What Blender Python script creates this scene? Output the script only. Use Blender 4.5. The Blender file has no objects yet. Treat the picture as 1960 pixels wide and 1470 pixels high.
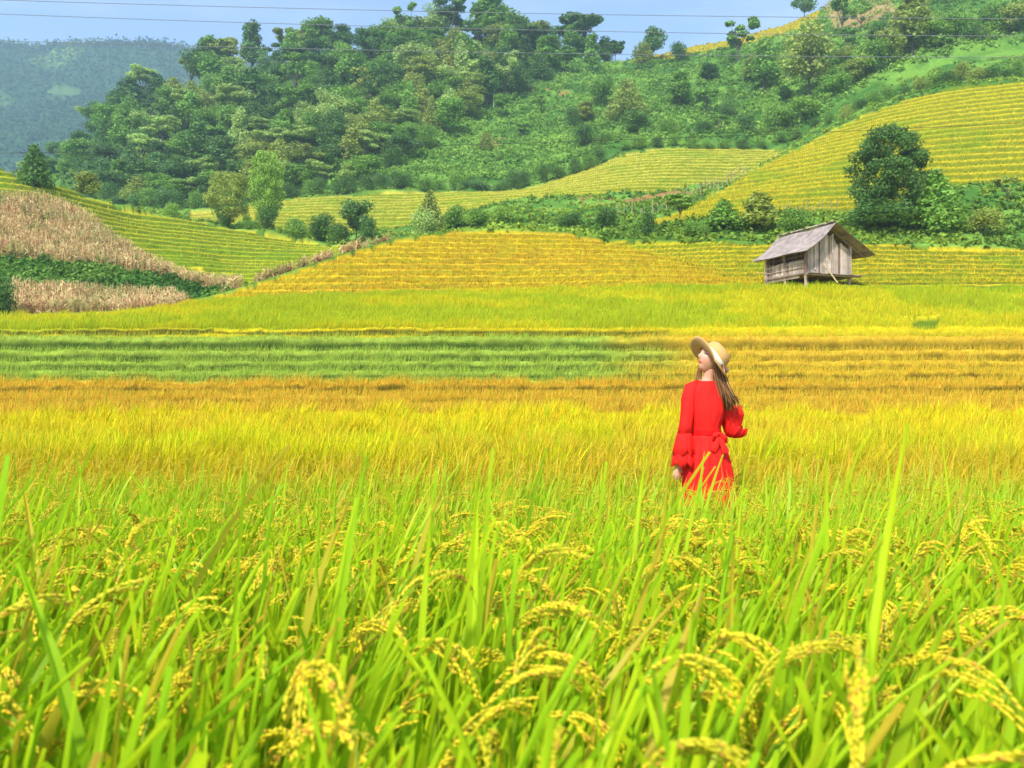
import bpy, math, random
import numpy as np
from mathutils import Vector, Matrix
random.seed(7)
rng = np.random.default_rng(11)
R = math.radians
scene = bpy.context.scene
COL = scene.collection

# ------------------------------------------------------------------ camera, sky, sun, exposure
F, CX, CY, EYE = 1538.0, 980.0, 735.0, 1.27      # focal length in photo pixels, image centre, eye height
cam_d = bpy.data.cameras.new('camera'); cam = bpy.data.objects.new('camera', cam_d); COL.objects.link(cam)
cam.location = (0, 0, EYE); cam.rotation_euler = (R(90), 0, 0)
cam_d.sensor_width = 36; cam_d.lens = 36 * F / 1960
cam_d.clip_start = 0.02; cam_d.clip_end = 6000
cam_d.dof.use_dof = True; cam_d.dof.focus_distance = 6.5; cam_d.dof.aperture_fstop = 36 * F / 1960 / 1000 / 0.0052
scene.camera = cam
SUN_EL, SUN_AZ = 47, 206      # degrees; azimuth clockwise from +Y: behind the camera, to the left
world = bpy.data.worlds.new('World'); scene.world = world; world.use_nodes = True
wn = world.node_tree; wn.nodes.clear()
sky = wn.nodes.new('ShaderNodeTexSky'); sky.sky_type = 'NISHITA'; sky.sun_disc = False
sky.sun_elevation = R(SUN_EL); sky.sun_rotation = R(SUN_AZ); sky.altitude = 900
sky.air_density = 1.0; sky.dust_density = 0.9; sky.ozone_density = 1.0
bg = wn.nodes.new('ShaderNodeBackground'); bg.inputs[1].default_value = 0.15
wo = wn.nodes.new('ShaderNodeOutputWorld')
tcw = wn.nodes.new('ShaderNodeTexCoord'); mpw = wn.nodes.new('ShaderNodeMapping'); mpw.inputs['Scale'].default_value = (1.0, 1.0, 4.5); mpw.inputs['Location'].default_value = (.3, .1, .2)
nzw = wn.nodes.new('ShaderNodeTexNoise'); nzw.inputs['Scale'].default_value = 2.6; nzw.inputs['Detail'].default_value = 5
mrw = wn.nodes.new('ShaderNodeMapRange'); mrw.inputs[1].default_value = .42; mrw.inputs[2].default_value = .75; mrw.inputs[3].default_value = 0; mrw.inputs[4].default_value = .38
mxw = wn.nodes.new('ShaderNodeMix'); mxw.data_type = 'RGBA'; mxw.inputs[7].default_value = (4.6, 4.9, 5.3, 1)      # thin pale cloud
wn.links.new(tcw.outputs['Generated'], mpw.inputs[0]); wn.links.new(mpw.outputs[0], nzw.inputs['Vector']); wn.links.new(nzw.outputs[0], mrw.inputs[0])
wn.links.new(mrw.outputs[0], mxw.inputs[0]); wn.links.new(sky.outputs[0], mxw.inputs[6]); wn.links.new(mxw.outputs[2], bg.inputs[0]); wn.links.new(bg.outputs[0], wo.inputs[0])
sl = bpy.data.lights.new('sun', 'SUN'); sl.energy = 3.2; sl.angle = R(4); sl.color = (1.0, 0.95, 0.86)
sun = bpy.data.objects.new('sun', sl); COL.objects.link(sun)
sd = Vector((math.sin(R(SUN_AZ)) * math.cos(R(SUN_EL)), math.cos(R(SUN_AZ)) * math.cos(R(SUN_EL)), math.sin(R(SUN_EL))))
sun.rotation_euler = sd.to_track_quat('Z', 'Y').to_euler(); sun.location = (-20, -20, 40)
vs = scene.view_settings; vs.view_transform = 'Standard'; vs.look = 'None'; vs.gamma = 1.0; vs.use_curve_mapping = False
vs.exposure = 1.02
scene.cycles.max_bounces = 6; scene.cycles.diffuse_bounces = 4; scene.cycles.transmission_bounces = 3
scene.cycles.glossy_bounces = 2; scene.cycles.transparent_max_bounces = 4; scene.cycles.volume_bounces = 1
scene.cycles.caustics_reflective = False; scene.cycles.caustics_refractive = False

# ------------------------------------------------------------------ helpers
def s2l(c):
    c = np.asarray(c, float) / 255.0
    return np.where(c <= 0.04045, c / 12.92, ((c + 0.055) / 1.055) ** 2.4)
K_ALB = 0.76
def C(r, g, b, k=1.0):
    return np.clip(s2l((r, g, b)) * K_ALB * k, 0.014, 0.85)

def tag(o, label=None, cat=None, group=None, kind=None):
    if label: o['label'] = label
    if cat: o['category'] = cat
    if group: o['group'] = group
    if kind: o['kind'] = kind
    return o
def empty(name, loc, rz=0.0, label=None, cat=None, group=None):
    o = bpy.data.objects.new(name, None); COL.objects.link(o); o.location = loc; o.rotation_euler = (0, 0, rz)
    o.empty_display_size = 0.2
    return tag(o, label, cat, group)
def raw_mesh(name, verts, faces, cols=None, smooth=False):
    """verts (N,3); faces (M,k) array; cols (N,3) linear colours"""
    verts = np.ascontiguousarray(verts, dtype=np.float32); faces = np.ascontiguousarray(faces, dtype=np.int32)
    me = bpy.data.meshes.new(name); n, (m, k) = len(verts), faces.shape
    me.vertices.add(n); me.vertices.foreach_set('co', verts.ravel())
    me.loops.add(m * k); me.loops.foreach_set('vertex_index', faces.ravel())
    me.polygons.add(m); me.polygons.foreach_set('loop_start', np.arange(0, m * k, k, dtype=np.int32))
    me.polygons.foreach_set('loop_total', np.full(m, k, np.int32))
    me.polygons.foreach_set('use_smooth', np.full(m, smooth, bool))
    if cols is not None:
        a = me.color_attributes.new('Col', 'FLOAT_COLOR', 'POINT')
        a.data.foreach_set('color', np.column_stack([cols, np.ones(n)]).astype(np.float32).ravel())
    me.update(calc_edges=True)
    return me
def link(name, me, mat, parent=None, loc=None):
    o = bpy.data.objects.new(name, me); COL.objects.link(o)
    if mat is not None: me.materials.append(mat)
    if parent is not None: o.parent = parent
    if loc is not None: o.location = loc
    return o

class MB:
    """collects shapes, builds ONE mesh object"""
    def __init__(s): s.v = []; s.f = []; s.c = []
    def add(s, vs, fs, col=None):
        n = len(s.v); s.v += [tuple(p) for p in vs]; s.f += [tuple(i + n for i in f) for f in fs]
        s.c += [tuple(col) if col is not None else (1, 1, 1)] * len(vs)
    def box(s, o, ax, ay, az, col=None):
        o, ax, ay, az = (Vector(t) for t in (o, ax, ay, az))
        p = [o, o + ax, o + ax + ay, o + ay]; p += [q + az for q in p]
        s.add(p, [(0, 3, 2, 1), (4, 5, 6, 7), (0, 1, 5, 4), (1, 2, 6, 5), (2, 3, 7, 6), (3, 0, 4, 7)], col)
    def tube(s, pts, rad, n=8, col=None, cap=True):
        pts = [Vector(p) for p in pts]
        if not hasattr(rad, '__len__'): rad = [rad] * len(pts)
        vs = []; fs = []; up = None
        for i, p in enumerate(pts):
            d = (pts[min(i + 1, len(pts) - 1)] - pts[max(i - 1, 0)]).normalized()
            if up is None: up = d.orthogonal().normalized()
            up = (up - d * up.dot(d)).normalized(); sd_ = d.cross(up)
            for j in range(n):
                a = 2 * math.pi * j / n
                vs.append(p + (up * math.cos(a) + sd_ * math.sin(a)) * rad[i])
        for i in range(len(pts) - 1):
            for j in range(n):
                k = (j + 1) % n
                fs.append((i * n + j, i * n + k, (i + 1) * n + k, (i + 1) * n + j))
        if cap:
            fs.append(tuple(range(n - 1, -1, -1))); fs.append(tuple((len(pts) - 1) * n + j for j in range(n)))
        s.add(vs, fs, col)
    def rings(s, rings, closed=True, cap0=False, cap1=False, col=None):
        n = len(rings[0]); vs = [p for r in rings for p in r]; fs = []
        for i in range(len(rings) - 1):
            for j in range(n if closed else n - 1):
                k = (j + 1) % n
                fs.append((i * n + j, i * n + k, (i + 1) * n + k, (i + 1) * n + j))
        if cap0: fs.append(tuple(range(n - 1, -1, -1)))
        if cap1: fs.append(tuple((len(rings) - 1) * n + j for j in range(n)))
        s.add(vs, fs, col)
    def build(s, name, mat, parent=None, smooth=False, loc=None, solid=0.0, sub=0):
        me = bpy.data.meshes.new(name); me.from_pydata(s.v, [], s.f)
        a = me.color_attributes.new('Col', 'FLOAT_COLOR', 'POINT')
        a.data.foreach_set('color', np.column_stack([np.array(s.c), np.ones(len(s.c))]).astype(np.float32).ravel())
        if smooth: me.polygons.foreach_set('use_smooth', [True] * len(me.polygons))
        me.update()
        o = link(name, me, mat, parent, loc)
        if solid: m = o.modifiers.new('solid', 'SOLIDIFY'); m.thickness = solid; m.offset = 0
        if sub: m = o.modifiers.new('sub', 'SUBSURF'); m.levels = sub; m.render_levels = sub
        return o

# value noise on numpy arrays
_perm = rng.random((256, 256))
def vnoise(x, y):
    x = np.asarray(x, float); y = np.asarray(y, float)
    xi = np.floor(x).astype(int); yi = np.floor(y).astype(int); fx = x - xi; fy = y - yi
    fx = fx * fx * (3 - 2 * fx); fy = fy * fy * (3 - 2 * fy)
    a = _perm[xi & 255, yi & 255]; b = _perm[(xi + 1) & 255, yi & 255]
    c = _perm[xi & 255, (yi + 1) & 255]; d = _perm[(xi + 1) & 255, (yi + 1) & 255]
    return (a * (1 - fx) + b * fx) * (1 - fy) + (c * (1 - fx) + d * fx) * fy
def fbm(x, y, o=4):
    s = 0; a = 0.5; t = 0
    for i in range(o): s = s + a * vnoise(x * 2 ** i + 17 * i, y * 2 ** i + 5 * i); t += a; a *= 0.5
    return s / t
def sstep(a, b, x):
    t = np.clip((np.asarray(x, float) - a) / (b - a), 0, 1); return t * t * (3 - 2 * t)
def mix(a, b, t):
    t = np.asarray(t)[..., None]; return a * (1 - t) + b * t
def inpoly(px, py, poly):
    r = np.zeros(np.shape(px), bool); n = len(poly)
    for i in range(n):
        x1, y1 = poly[i]; x2, y2 = poly[(i + 1) % n]
        if y1 == y2: continue
        c = ((y1 > py) != (y2 > py)) & (px < (x2 - x1) * (py - y1) / (y2 - y1) + x1)
        r ^= c
    return r

# ------------------------------------------------------------------ materials
def new_mat(name):
    m = bpy.data.materials.new(name); m.use_nodes = True; m.node_tree.nodes.clear(); return m, m.node_tree
def leaf_mat(name, transl=0.3, rough=0.6, spec=0.25, use_obj=False, noise=None, bump=None):
    m, t = new_mat(name); N = t.nodes.new; L = t.links.new
    at = N('ShaderNodeAttribute'); at.attribute_name = 'Col'
    col = at.outputs['Color']
    if use_obj:
        oi = N('ShaderNodeObjectInfo'); mx = N('ShaderNodeMix'); mx.data_type = 'RGBA'; mx.blend_type = 'MULTIPLY'
        mx.inputs[0].default_value = 1.0
        L(col, mx.inputs[6]); L(oi.outputs['Color'], mx.inputs[7]); col = mx.outputs[2]
    if noise:
        tc = N('ShaderNodeNewGeometry'); nz = N('ShaderNodeTexNoise'); nz.inputs['Scale'].default_value = noise[0]; nz.inputs['Detail'].default_value = 4
        L(tc.outputs['Position'], nz.inputs['Vector'])
        mr = N('ShaderNodeMapRange'); mr.inputs[1].default_value = 0.3; mr.inputs[2].default_value = 0.7
        mr.inputs[3].default_value = 1 - noise[1]; mr.inputs[4].default_value = 1 + noise[1]
        L(nz.outputs[0], mr.inputs[0])
        mm = N('ShaderNodeMix'); mm.data_type = 'RGBA'; mm.blend_type = 'MULTIPLY'; mm.inputs[0].default_value = 1
        L(col, mm.inputs[6]); L(mr.outputs[0], mm.inputs[7]); col = mm.outputs[2]
    p = N('ShaderNodeBsdfPrincipled'); p.inputs['Roughness'].default_value = rough
    p.inputs['Specular IOR Level'].default_value = spec
    L(col, p.inputs['Base Color'])
    if bump:
        tb = N('ShaderNodeTexCoord'); mb_ = N('ShaderNodeMapping'); mb_.inputs['Scale'].default_value = bump[0]; nb_ = N('ShaderNodeTexNoise'); nb_.inputs['Scale'].default_value = 1.0; nb_.inputs['Detail'].default_value = 4
        bp = N('ShaderNodeBump'); bp.inputs['Strength'].default_value = bump[1]; bp.inputs['Distance'].default_value = bump[2]
        L(tb.outputs['Object'], mb_.inputs[0]); L(mb_.outputs[0], nb_.inputs['Vector']); L(nb_.outputs[0], bp.inputs['Height']); L(bp.outputs[0], p.inputs['Normal'])
    out = N('ShaderNodeOutputMaterial')
    if transl > 0:
        tr = N('ShaderNodeBsdfTranslucent'); L(col, tr.inputs['Color'])
        ms = N('ShaderNodeMixShader'); ms.inputs[0].default_value = transl
        L(p.outputs[0], ms.inputs[1]); L(tr.outputs[0], ms.inputs[2]); L(ms.outputs[0], out.inputs[0])
    else: L(p.outputs[0], out.inputs[0])
    return m
M_RICE = leaf_mat('rice_leaf', 0.48, 0.5, 0.3)
M_RICE_FAR = leaf_mat('rice_far', 0.42, 0.7, 0.1)
M_GRAIN = leaf_mat('rice_grain', 0.12, 0.45, 0.35)
M_TERR = leaf_mat('field_surface', 0.0, 0.9, 0.05, noise=(2.2, 0.22))
M_SOIL = leaf_mat('paddy_soil', 0.0, 0.9, 0.1, noise=(9.0, 0.3))
M_TREE = leaf_mat('tree_foliage', 0.3, 0.6, 0.25, use_obj=True)
M_BUSH = leaf_mat('undergrowth', 0.3, 0.7, 0.15)
M_CORN = leaf_mat('dry_corn', 0.2, 0.8, 0.1)
M_BARK = leaf_mat('bark', 0.0, 0.9, 0.1, noise=(6.0, 0.35))
M_PAINT = leaf_mat('vertex_tinted', 0.0, 0.7, 0.2)
# ------------------------------------------------------------------ terrain: a loft through measured ridge and foot lines
def Zv(v, Y): return EYE + (CY - np.asarray(v, float)) / F * Y
def PX(u, Y): return (np.asarray(u, float) - CX) / F * Y
UG = np.arange(-920, 2884, 4.0)
def feat(rows):
    """rows (u, Y, v) or (u, Y, None, z) -> Y(u), z(u)"""
    us = [r[0] for r in rows]; ys = [r[1] for r in rows]
    zs = [r[3] if r[2] is None else float(Zv(r[2], r[1])) for r in rows]
    y = np.interp(UG, us, ys); z = np.interp(UG, us, zs)
    k = np.exp(-0.5 * (np.arange(-12, 13) / 5.0) ** 2); k /= k.sum()
    sm = lambda a: np.convolve(np.pad(a, 12, 'edge'), k, 'valid')
    return sm(y), sm(z)
NEAR_Y = [8, 9, 11, 13, 15, 17.5, 20.5, 24, 27, 29, 31, 33.5, 36]
NEAR_V = [880, 862, 830, 806, 789, 771, 748, 720, 700, 682, 662, 634, 620]
FE = [
 feat([(-520, 36, 622), (2480, 36, 618)]),                                                            # 0 N
 feat([(-520,40,606),(0,41,601),(200,43,596),(340,45,584),(430,47,566),(560,48,562),(800,48,556),(1000,48,551),(1330,46,542),(1450,44,541),(1960,45,545),(2480,45,545)]),  # 1 B
 feat([(-520,42,605),(0,43,600),(200,45,594),(340,47,579),(430,49,556),(500,51,532),(560,52.5,512),(660,55,478),(760,58,450),(850,60.5,436),(940,62,429),(1080,62,436),(1200,60,462),(1300,57,492),(1400,52,526),(1460,50.5,532),(1600,51,528),(1960,51,530),(2480,51,530)]),  # 2 M
 feat([(-520,46,None,4.6),(0,46,None,4.7),(340,51,None,5.6),(450,55,None,7.0),(560,60,None,8.3),(660,64,None,9.4),(760,67,None,10.3),(940,70,None,11.3),(1080,69,None,12),(1200,63,None,11.8),(1300,60,None,10.7),(1400,56,None,9.6),(1600,56,505),(1960,56,506),(2480,56,506)]),  # 3 V
 feat([(-520,52,600),(0,52,600),(200,53,592),(340,57,578),(450,65,550),(560,71,510),(660,77,487),(760,80,474),(940,78,455),(1080,74,452),(1200,67,457),(1300,65,461),(1400,64,463),(1600,63,466),(1960,62,475),(2480,62,475)]),  # 4 F
 feat([(-520,78,270),(0,88,320),(60,89,335),(150,92,362),(250,95,398),(340,98,412),(450,100,430),(560,99,457),(640,95,470),(760,92,466),(850,90,442),(940,88,434),(1080,84,442),(1200,76,448),(1300,72,428),(1400,71,410),(1600,71,402),(1960,71,392),(2480,71,385)]),  # 5 L
 feat([(-520,100,None,24),(0,100,None,22),(150,104,None,21),(250,106,None,20.3),(340,108,424),(450,108,436),(560,106,452),(640,104,458),(760,104,448),(850,103,425),(940,102,410),(1080,98,406),(1200,90,412),(1260,82,425),(1300,84,405),(1400,96,350),(1500,110,291),(1600,112,240),(1700,112,196),(1800,110,168),(1960,106,148),(2480,100,120)]),  # 6 RC
 feat([(-520,118,None,24),(0,118,None,22),(250,120,402),(340,116,420),(450,114,426),(560,112,442),(700,110,448),(800,112,436),(900,114,397),(1000,114,380),(1100,113,370),(1200,112,368),(1300,112,366),(1400,114,362),(1500,118,None,32.5),(1600,117,244),(1700,117,202),(1800,115,176),(1960,112,156),(2480,108,130)]),  # 7 G0
 feat([(-520,140,None,24),(0,140,None,23),(250,140,395),(340,140,410),(450,140,400),(540,142,377),(700,143,366),(900,143,366),(1000,143,362),(1080,144,338),(1160,145,305),(1220,146,286),(1300,147,278),(1450,147,281),(1500,146,287),(1600,135,238),(1700,130,192),(1800,128,163),(1960,125,136),(2480,120,100)]),  # 8 G1
 feat([(-520,150,None,24),(0,150,None,23),(250,150,390),(340,150,405),(450,150,397),(540,150,374),(700,150,364),(900,150,364),(1000,150,360),(1080,150,336),(1160,151,304),(1220,152,285),(1300,153,276),(1450,153,278),(1500,152,284),(1600,145,228),(1700,140,180),(1800,138,150),(1960,135,125),(2480,130,80)]),  # 9 H0
 feat([(-520,190,None,22),(0,190,None,42),(60,190,335),(140,190,312),(250,190,280),(400,190,255),(600,190,235),(800,190,222),(1000,190,232),(1100,190,212),(1300,190,190),(1500,185,150),(1700,172,95),(1960,165,60),(2480,160,0)]),  # 10 H1
 feat([(-520,232,None,20),(0,232,None,44),(60,233,345),(140,236,292),(250,240,205),(400,245,150),(600,245,98),(780,245,65),(950,245,55),(1080,245,88),(1150,245,113),(1190,245,108),(1330,240,80),(1450,236,52),(1530,232,26),(1560,228,5),(1700,218,-40),(1960,208,-110),(2480,200,-180)]),  # 11 H2
]
FE.append((FE[-1][0] + 90, FE[-1][1] - 22))    # 12 H3
YG = np.concatenate([np.arange(8, 36, .1), np.arange(36, 66, .10), np.arange(66, 116, .10), np.arange(116, 150, .18), np.arange(150, 335, 1.3)])
S = np.zeros((len(YG), len(UG))); T = np.zeros_like(S)
for j in range(len(UG)):
    ky = np.array([f[0][j] for f in FE]); kz = np.array([f[1][j] for f in FE])
    yy = np.concatenate([NEAR_Y[:-1], ky]); zz = np.concatenate([Zv(NEAR_V[:-1], np.array(NEAR_Y[:-1])), kz])
    S[:, j] = np.interp(YG, yy, zz); T[:, j] = np.interp(YG, ky, np.arange(len(ky)))
    T[YG < 36, j] = -1
# soften kinks along depth
i66 = int(np.searchsorted(YG, 66)); i150 = int(np.searchsorted(YG, 150))
for a, b, w in ((0, 280, 3), (280, i66, 9), (i66, i150, 10), (i150, len(YG), 5)):
    k = np.exp(-0.5 * (np.arange(-3 * w, 3 * w + 1) / w) ** 2); k /= k.sum()
    seg = S[a:b]; pad = np.pad(seg, ((3 * w, 3 * w), (0, 0)), 'edge')
    if a > 0: pad[:3 * w] = S[a - 3 * w:a]
    if b < len(YG): pad[-3 * w:] = S[b:b + 3 * w]
    S[a:b] = sum(k[i] * pad[i:i + (b - a)] for i in range(len(k)))
UU, YY = np.meshgrid(UG, YG); XX = PX(UU, YY)
VV = CY - F * (S - EYE) / YY
# ---- land use codes: 0 near rice, 1 band, 2 mound, 3 right terraces, 4 left hill, 5 mid field, 6 right hill, 7 skyline rice, 10 wild, 11 corn, 12 red soil, 13 dark bush
CORN1 = [(-520,330),(-100,362),(0,382),(60,384),(120,392),(175,425),(205,446),(235,464),(262,488),(310,512),(350,530),(425,545),(470,549),(440,560),(400,552),(325,532),(235,512),(150,506),(60,494),(0,490),(-520,470)]
CORN2 = [(20,556),(120,562),(235,570),(330,576),(360,590),(340,620),(20,620)]
BUSH = [(-520,470),(0,490),(60,494),(150,506),(235,512),(325,532),(400,552),(440,560),(400,580),(350,590),(330,576),(235,570),(120,562),(20,556),(20,620),(-520,620)]
TOPR = [(1185,122),(1320,106),(1420,86),(1500,66),(1565,38),(1582,-20),(1500,-10),(1450,20),(1320,50),(1185,85)]
RED = [[(1003,163),(1024,162),(1022,178),(1003,179)],[(1040,170),(1075,176),(1112,182),(1108,192),(1070,187),(1042,180)],[(1105,378),(1170,372),(1240,376),(1330,372),(1320,392),(1250,396),(1180,392),(1110,392)],[(1120,408),(1200,406),(1190,418),(1125,420)],[(930,262),(990,266),(985,276),(940,274)]]
K = np.full(S.shape, 10)
K[T < 0] = 0
K[(T >= 0) & (T < 1)] = 1
K[(T >= 1) & (T < 2)] = 2
K[(T >= 1) & (T < 4) & (UU > 1455)] = 3
K[(T >= 2) & (T < 4) & (UU > 1150)] = 3
lh = (T >= 3.6) & (T < 5) & (UU < 735)
K[lh] = 4
le = (T >= 2.2) & (T < 5) & (UU < 735)
K[le & inpoly(UU, VV, BUSH)] = 13
K[le & inpoly(UU, VV, CORN1)] = 11
K[le & inpoly(UU, VV, CORN2)] = 11
K[(T >= 4.98) & (T < 5.2) & (UU < 90)] = 10
K[(T >= 7) & (T < 8) & (UU > 360) & (UU < 1510)] = 5
K[(T >= 5) & (T < 6) & (UU > 1245)] = 6
K[(T >= 5) & (T < 5.12) & (UU > 1740)] = 10
K[(T > 10) & inpoly(UU, VV, TOPR)] = 7
K[(K == 10) & (T > 10) & inpoly(UU, VV, [(1575,28),(1610,64),(1690,56),(1770,30),(1760,-80),(1570,-80)]) & (fbm(XX / 5, YY / 5, 4) > .49)] = 14
for p in RED: K[(K == 10) & inpoly(UU, VV, p) & (fbm(XX / 3.5, YY / 2, 4) > .48)] = 12
NZ = fbm(XX / 9.0, YY / 9.0, 4) - 0.5
# ---- terrace levels
LV = [.30, .55, .743, .86, 1.10, 1.50, 1.88, 2.27, 2.74, 3.45, 3.92]
z = 6.1
while z < 13: LV.append(z); z += .56
while z < 19: LV.append(z); z += .82
while z < 170: LV.append(z); z += 1.08 if z < 60 else 1.6
LV = np.array(LV)
wob = np.where(YY < 36, 0.16 * NZ + 0.05 * (UU - 980) / 980 * (YY > 14), np.where(YY < 70, 0.4 * NZ, 1.0 * NZ))
SW = S + wob
idx = np.clip(np.searchsorted(LV, SW) - 1, 0, len(LV) - 2)
lo = LV[idx]; st = LV[idx + 1] - lo; FR = (SW - lo) / st
RS = np.where(YY < 36, .80, np.where(YY < 66, .74, .72))           # where the bank starts
Q = lo + st * (0.10 * FR + 0.90 * sstep(0, 1, (FR - RS) / (1 - RS)))
RIS = np.clip((FR - RS) / (1 - RS), 0, 1) * (FR > RS)                # 0..1 up the bank
terr = (K <= 7) & (K != 1)
amt = terr.astype(float) * np.where(K == 2, 0.85, 1.0) * sstep(10, 15, YY)
flatband = sstep(3.8, 4.0, S) * (1 - sstep(6.0, 6.3, S)) * (K <= 2)
amt = amt * (1 - flatband)
RIS = RIS * (amt > .3)
wildn = (fbm(XX / 5, YY / 5, 4) - .5) * np.clip((YY - 50) / 60, 0, 1) * 2.5 * (K >= 10)
K[(K <= 1) & inpoly(UU, VV, [(1740,606),(1758,598),(1792,597),(1808,591),(1802,606),(1790,620),(1748,621)])] = 8
ZG = S * (1 - amt) + Q * amt + wildn - .25 * (K == 8) + .8 * (K == 7) + (K < 10) * ((fbm(XX * .8, YY * .8, 2) - .5) * .10 + (vnoise(XX * 3.1, YY * 1.5) - .5) * np.interp(YY, [12, 25, 60, 100], [.0, .11, .04, .02]) + (vnoise(XX * 1.2, YY * .8) - .5) * np.interp(YY, [12, 60, 100], [.0, .04, .02]))
DEPTH = np.interp(YY, [8, 10, 14], [.62, .45, .20]) * (K < 10)        # the modelled surface lies below the leaf tips
ZS = ZG - DEPTH
# ---- palettes (tip, base) per land use
def pal(k, T_, Y_, U_, V_, ris, n1, n2):
    """returns tip and base colours for rice at given places"""
    tip = np.zeros(k.shape + (3,)); base = np.zeros_like(tip)
    def put(m, a, b): tip[m] = a; base[m] = b
    put(k == 8, C(118, 146, 28), C(80, 115, 25)); put(k >= 10, C(90, 150, 50), C(60, 105, 35)); put(k == 14, C(196, 170, 112), C(150, 140, 84))
    m = k == 0
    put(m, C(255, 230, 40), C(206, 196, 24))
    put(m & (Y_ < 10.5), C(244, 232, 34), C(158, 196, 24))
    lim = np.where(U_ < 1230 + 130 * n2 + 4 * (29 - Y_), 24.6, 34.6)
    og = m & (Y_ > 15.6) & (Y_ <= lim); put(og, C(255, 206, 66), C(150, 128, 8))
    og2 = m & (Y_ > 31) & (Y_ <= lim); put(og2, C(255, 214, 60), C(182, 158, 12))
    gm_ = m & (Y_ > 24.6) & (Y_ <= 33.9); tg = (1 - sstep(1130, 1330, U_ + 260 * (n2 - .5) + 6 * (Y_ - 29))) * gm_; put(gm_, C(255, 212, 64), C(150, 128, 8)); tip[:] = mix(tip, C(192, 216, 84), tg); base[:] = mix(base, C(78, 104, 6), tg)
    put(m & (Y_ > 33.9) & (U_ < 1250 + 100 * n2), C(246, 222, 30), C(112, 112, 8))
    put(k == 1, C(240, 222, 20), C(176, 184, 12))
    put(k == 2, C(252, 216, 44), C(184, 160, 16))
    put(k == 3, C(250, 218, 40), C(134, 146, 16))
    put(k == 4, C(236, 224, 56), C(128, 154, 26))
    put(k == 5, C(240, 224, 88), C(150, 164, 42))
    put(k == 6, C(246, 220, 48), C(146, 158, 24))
    put(k == 7, C(208, 190, 44), C(150, 156, 30))
    put(k == 11, C(200, 165, 115), C(150, 125, 80))
    put(k == 12, C(158, 118, 74), C(150, 106, 66))
    put(k == 13, C(90, 140, 56), C(64, 105, 40))
    grn = C(170, 206, 20); org = C(240, 184, 50); gg = C(128, 176, 34)
    w = (k == 1); t = sstep(.45, .62, n1) * .6 * w; tip[:] = mix(tip, grn, t)
    t = sstep(.86, 1.0, T_) * w * sstep(900, 1300, U_) * .8; tip[:] = mix(tip, grn, t); base[:] = mix(base, C(130, 176, 20), t)
    t = (k == 2) * sstep(.5, .66, n1) * .4; tip[:] = mix(tip, org, t)
    t = (k == 2) * sstep(.55, .35, n2) * .35; base[:] = mix(base, C(170, 176, 20), t)
    t = np.isin(k, (3, 4, 5, 6)) * sstep(.56, .72, n1) * .4; tip[:] = mix(tip, gg * 1.1, t); base[:] = mix(base, gg * .8, t)
    t = (k == 0) * (Y_ < 15.6) * sstep(.52, .68, n2) * .4; tip[:] = mix(tip, C(250, 200, 70), t)
    return tip, base
N1 = fbm(XX / 6 + 40, YY / 3 + 9, 4); N2 = fbm(XX / 2.2, YY / 1.1, 3)
tipc, basec = pal(K, T, YY, UU, VV, RIS, N1, N2)
def rowcol(tip, base, f, Y):
    """colour up a terrace face: bank darkened at its foot, green stems, ripe heads"""
    c = mix(base * .30, base * .80, sstep(.04, .40, f)); a = np.where(np.asarray(Y) > 45, .70, .50); return mix(c, tip, sstep(a, a + .24, f))
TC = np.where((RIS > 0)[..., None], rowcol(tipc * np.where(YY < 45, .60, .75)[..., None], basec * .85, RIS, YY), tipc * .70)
wc = mix(C(116, 158, 62), C(72, 116, 44), sstep(.35, .65, N1)); 
TC[K == 10] = wc[K == 10]
TC[K == 12] = tipc[K == 12]; TC[K == 14] = tipc[K == 14] * .8; TC[K == 11] = (C(150, 130, 80))
ny, nx = S.shape
vid = np.arange(ny * nx).reshape(ny, nx)
fq = np.stack([vid[:-1, :-1], vid[:-1, 1:], vid[1:, 1:], vid[1:, :-1]], -1).reshape(-1, 4)
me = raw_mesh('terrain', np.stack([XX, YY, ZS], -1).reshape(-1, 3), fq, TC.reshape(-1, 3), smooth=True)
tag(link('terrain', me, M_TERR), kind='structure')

def sample(A, u, Y):
    """bilinear lookup of a terrain grid at photo column u, depth Y"""
    fu = np.clip((np.asarray(u, float) - UG[0]) / 4.0, 0, nx - 1.001); iu = fu.astype(int); fu = fu - iu
    fy = np.interp(Y, YG, np.arange(ny)); fy = np.clip(fy, 0, ny - 1.001); iy = fy.astype(int); fy = fy - iy
    return (A[iy, iu] * (1 - fu) + A[iy, iu + 1] * fu) * (1 - fy) + (A[iy + 1, iu] * (1 - fu) + A[iy + 1, iu + 1] * fu) * fy
def nearest(A, u, Y):
    iu = np.clip(np.rint((np.asarray(u, float) - UG[0]) / 4.0).astype(int), 0, nx - 1)
    iy = np.clip(np.rint(np.interp(Y, YG, np.arange(ny))).astype(int), 0, ny - 1)
    return A[iy, iu]
def ground_pt(u, Y): return (float(PX(u, Y)), float(Y), float(sample(ZS, np.array([u]), np.array([Y]))[0]))

# near ground (real soil under the standing crop), running on behind the camera
def gz(y): return np.interp(y, [-40, 1.5, 5.0, 8.0], [.22, .20, .0, -.10])
gx = np.linspace(-45, 45, 91); gy = np.concatenate([np.linspace(-40, 0, 21)[:-1], np.linspace(0, 8.15, 60)])
GX, GY = np.meshgrid(gx, gy); gzv = gz(GY) + (fbm(GX, GY, 3) - .5) * .05
vid = np.arange(GX.size).reshape(GX.shape)
fq = np.stack([vid[:-1, :-1], vid[:-1, 1:], vid[1:, 1:], vid[1:, :-1]], -1).reshape(-1, 4)
me = raw_mesh('ground', np.stack([GX, GY, gzv], -1).reshape(-1, 3), fq, np.tile(C(110, 120, 50), (GX.size, 1)), smooth=True)
tag(link('ground', me, M_SOIL), kind='structure')
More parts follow.
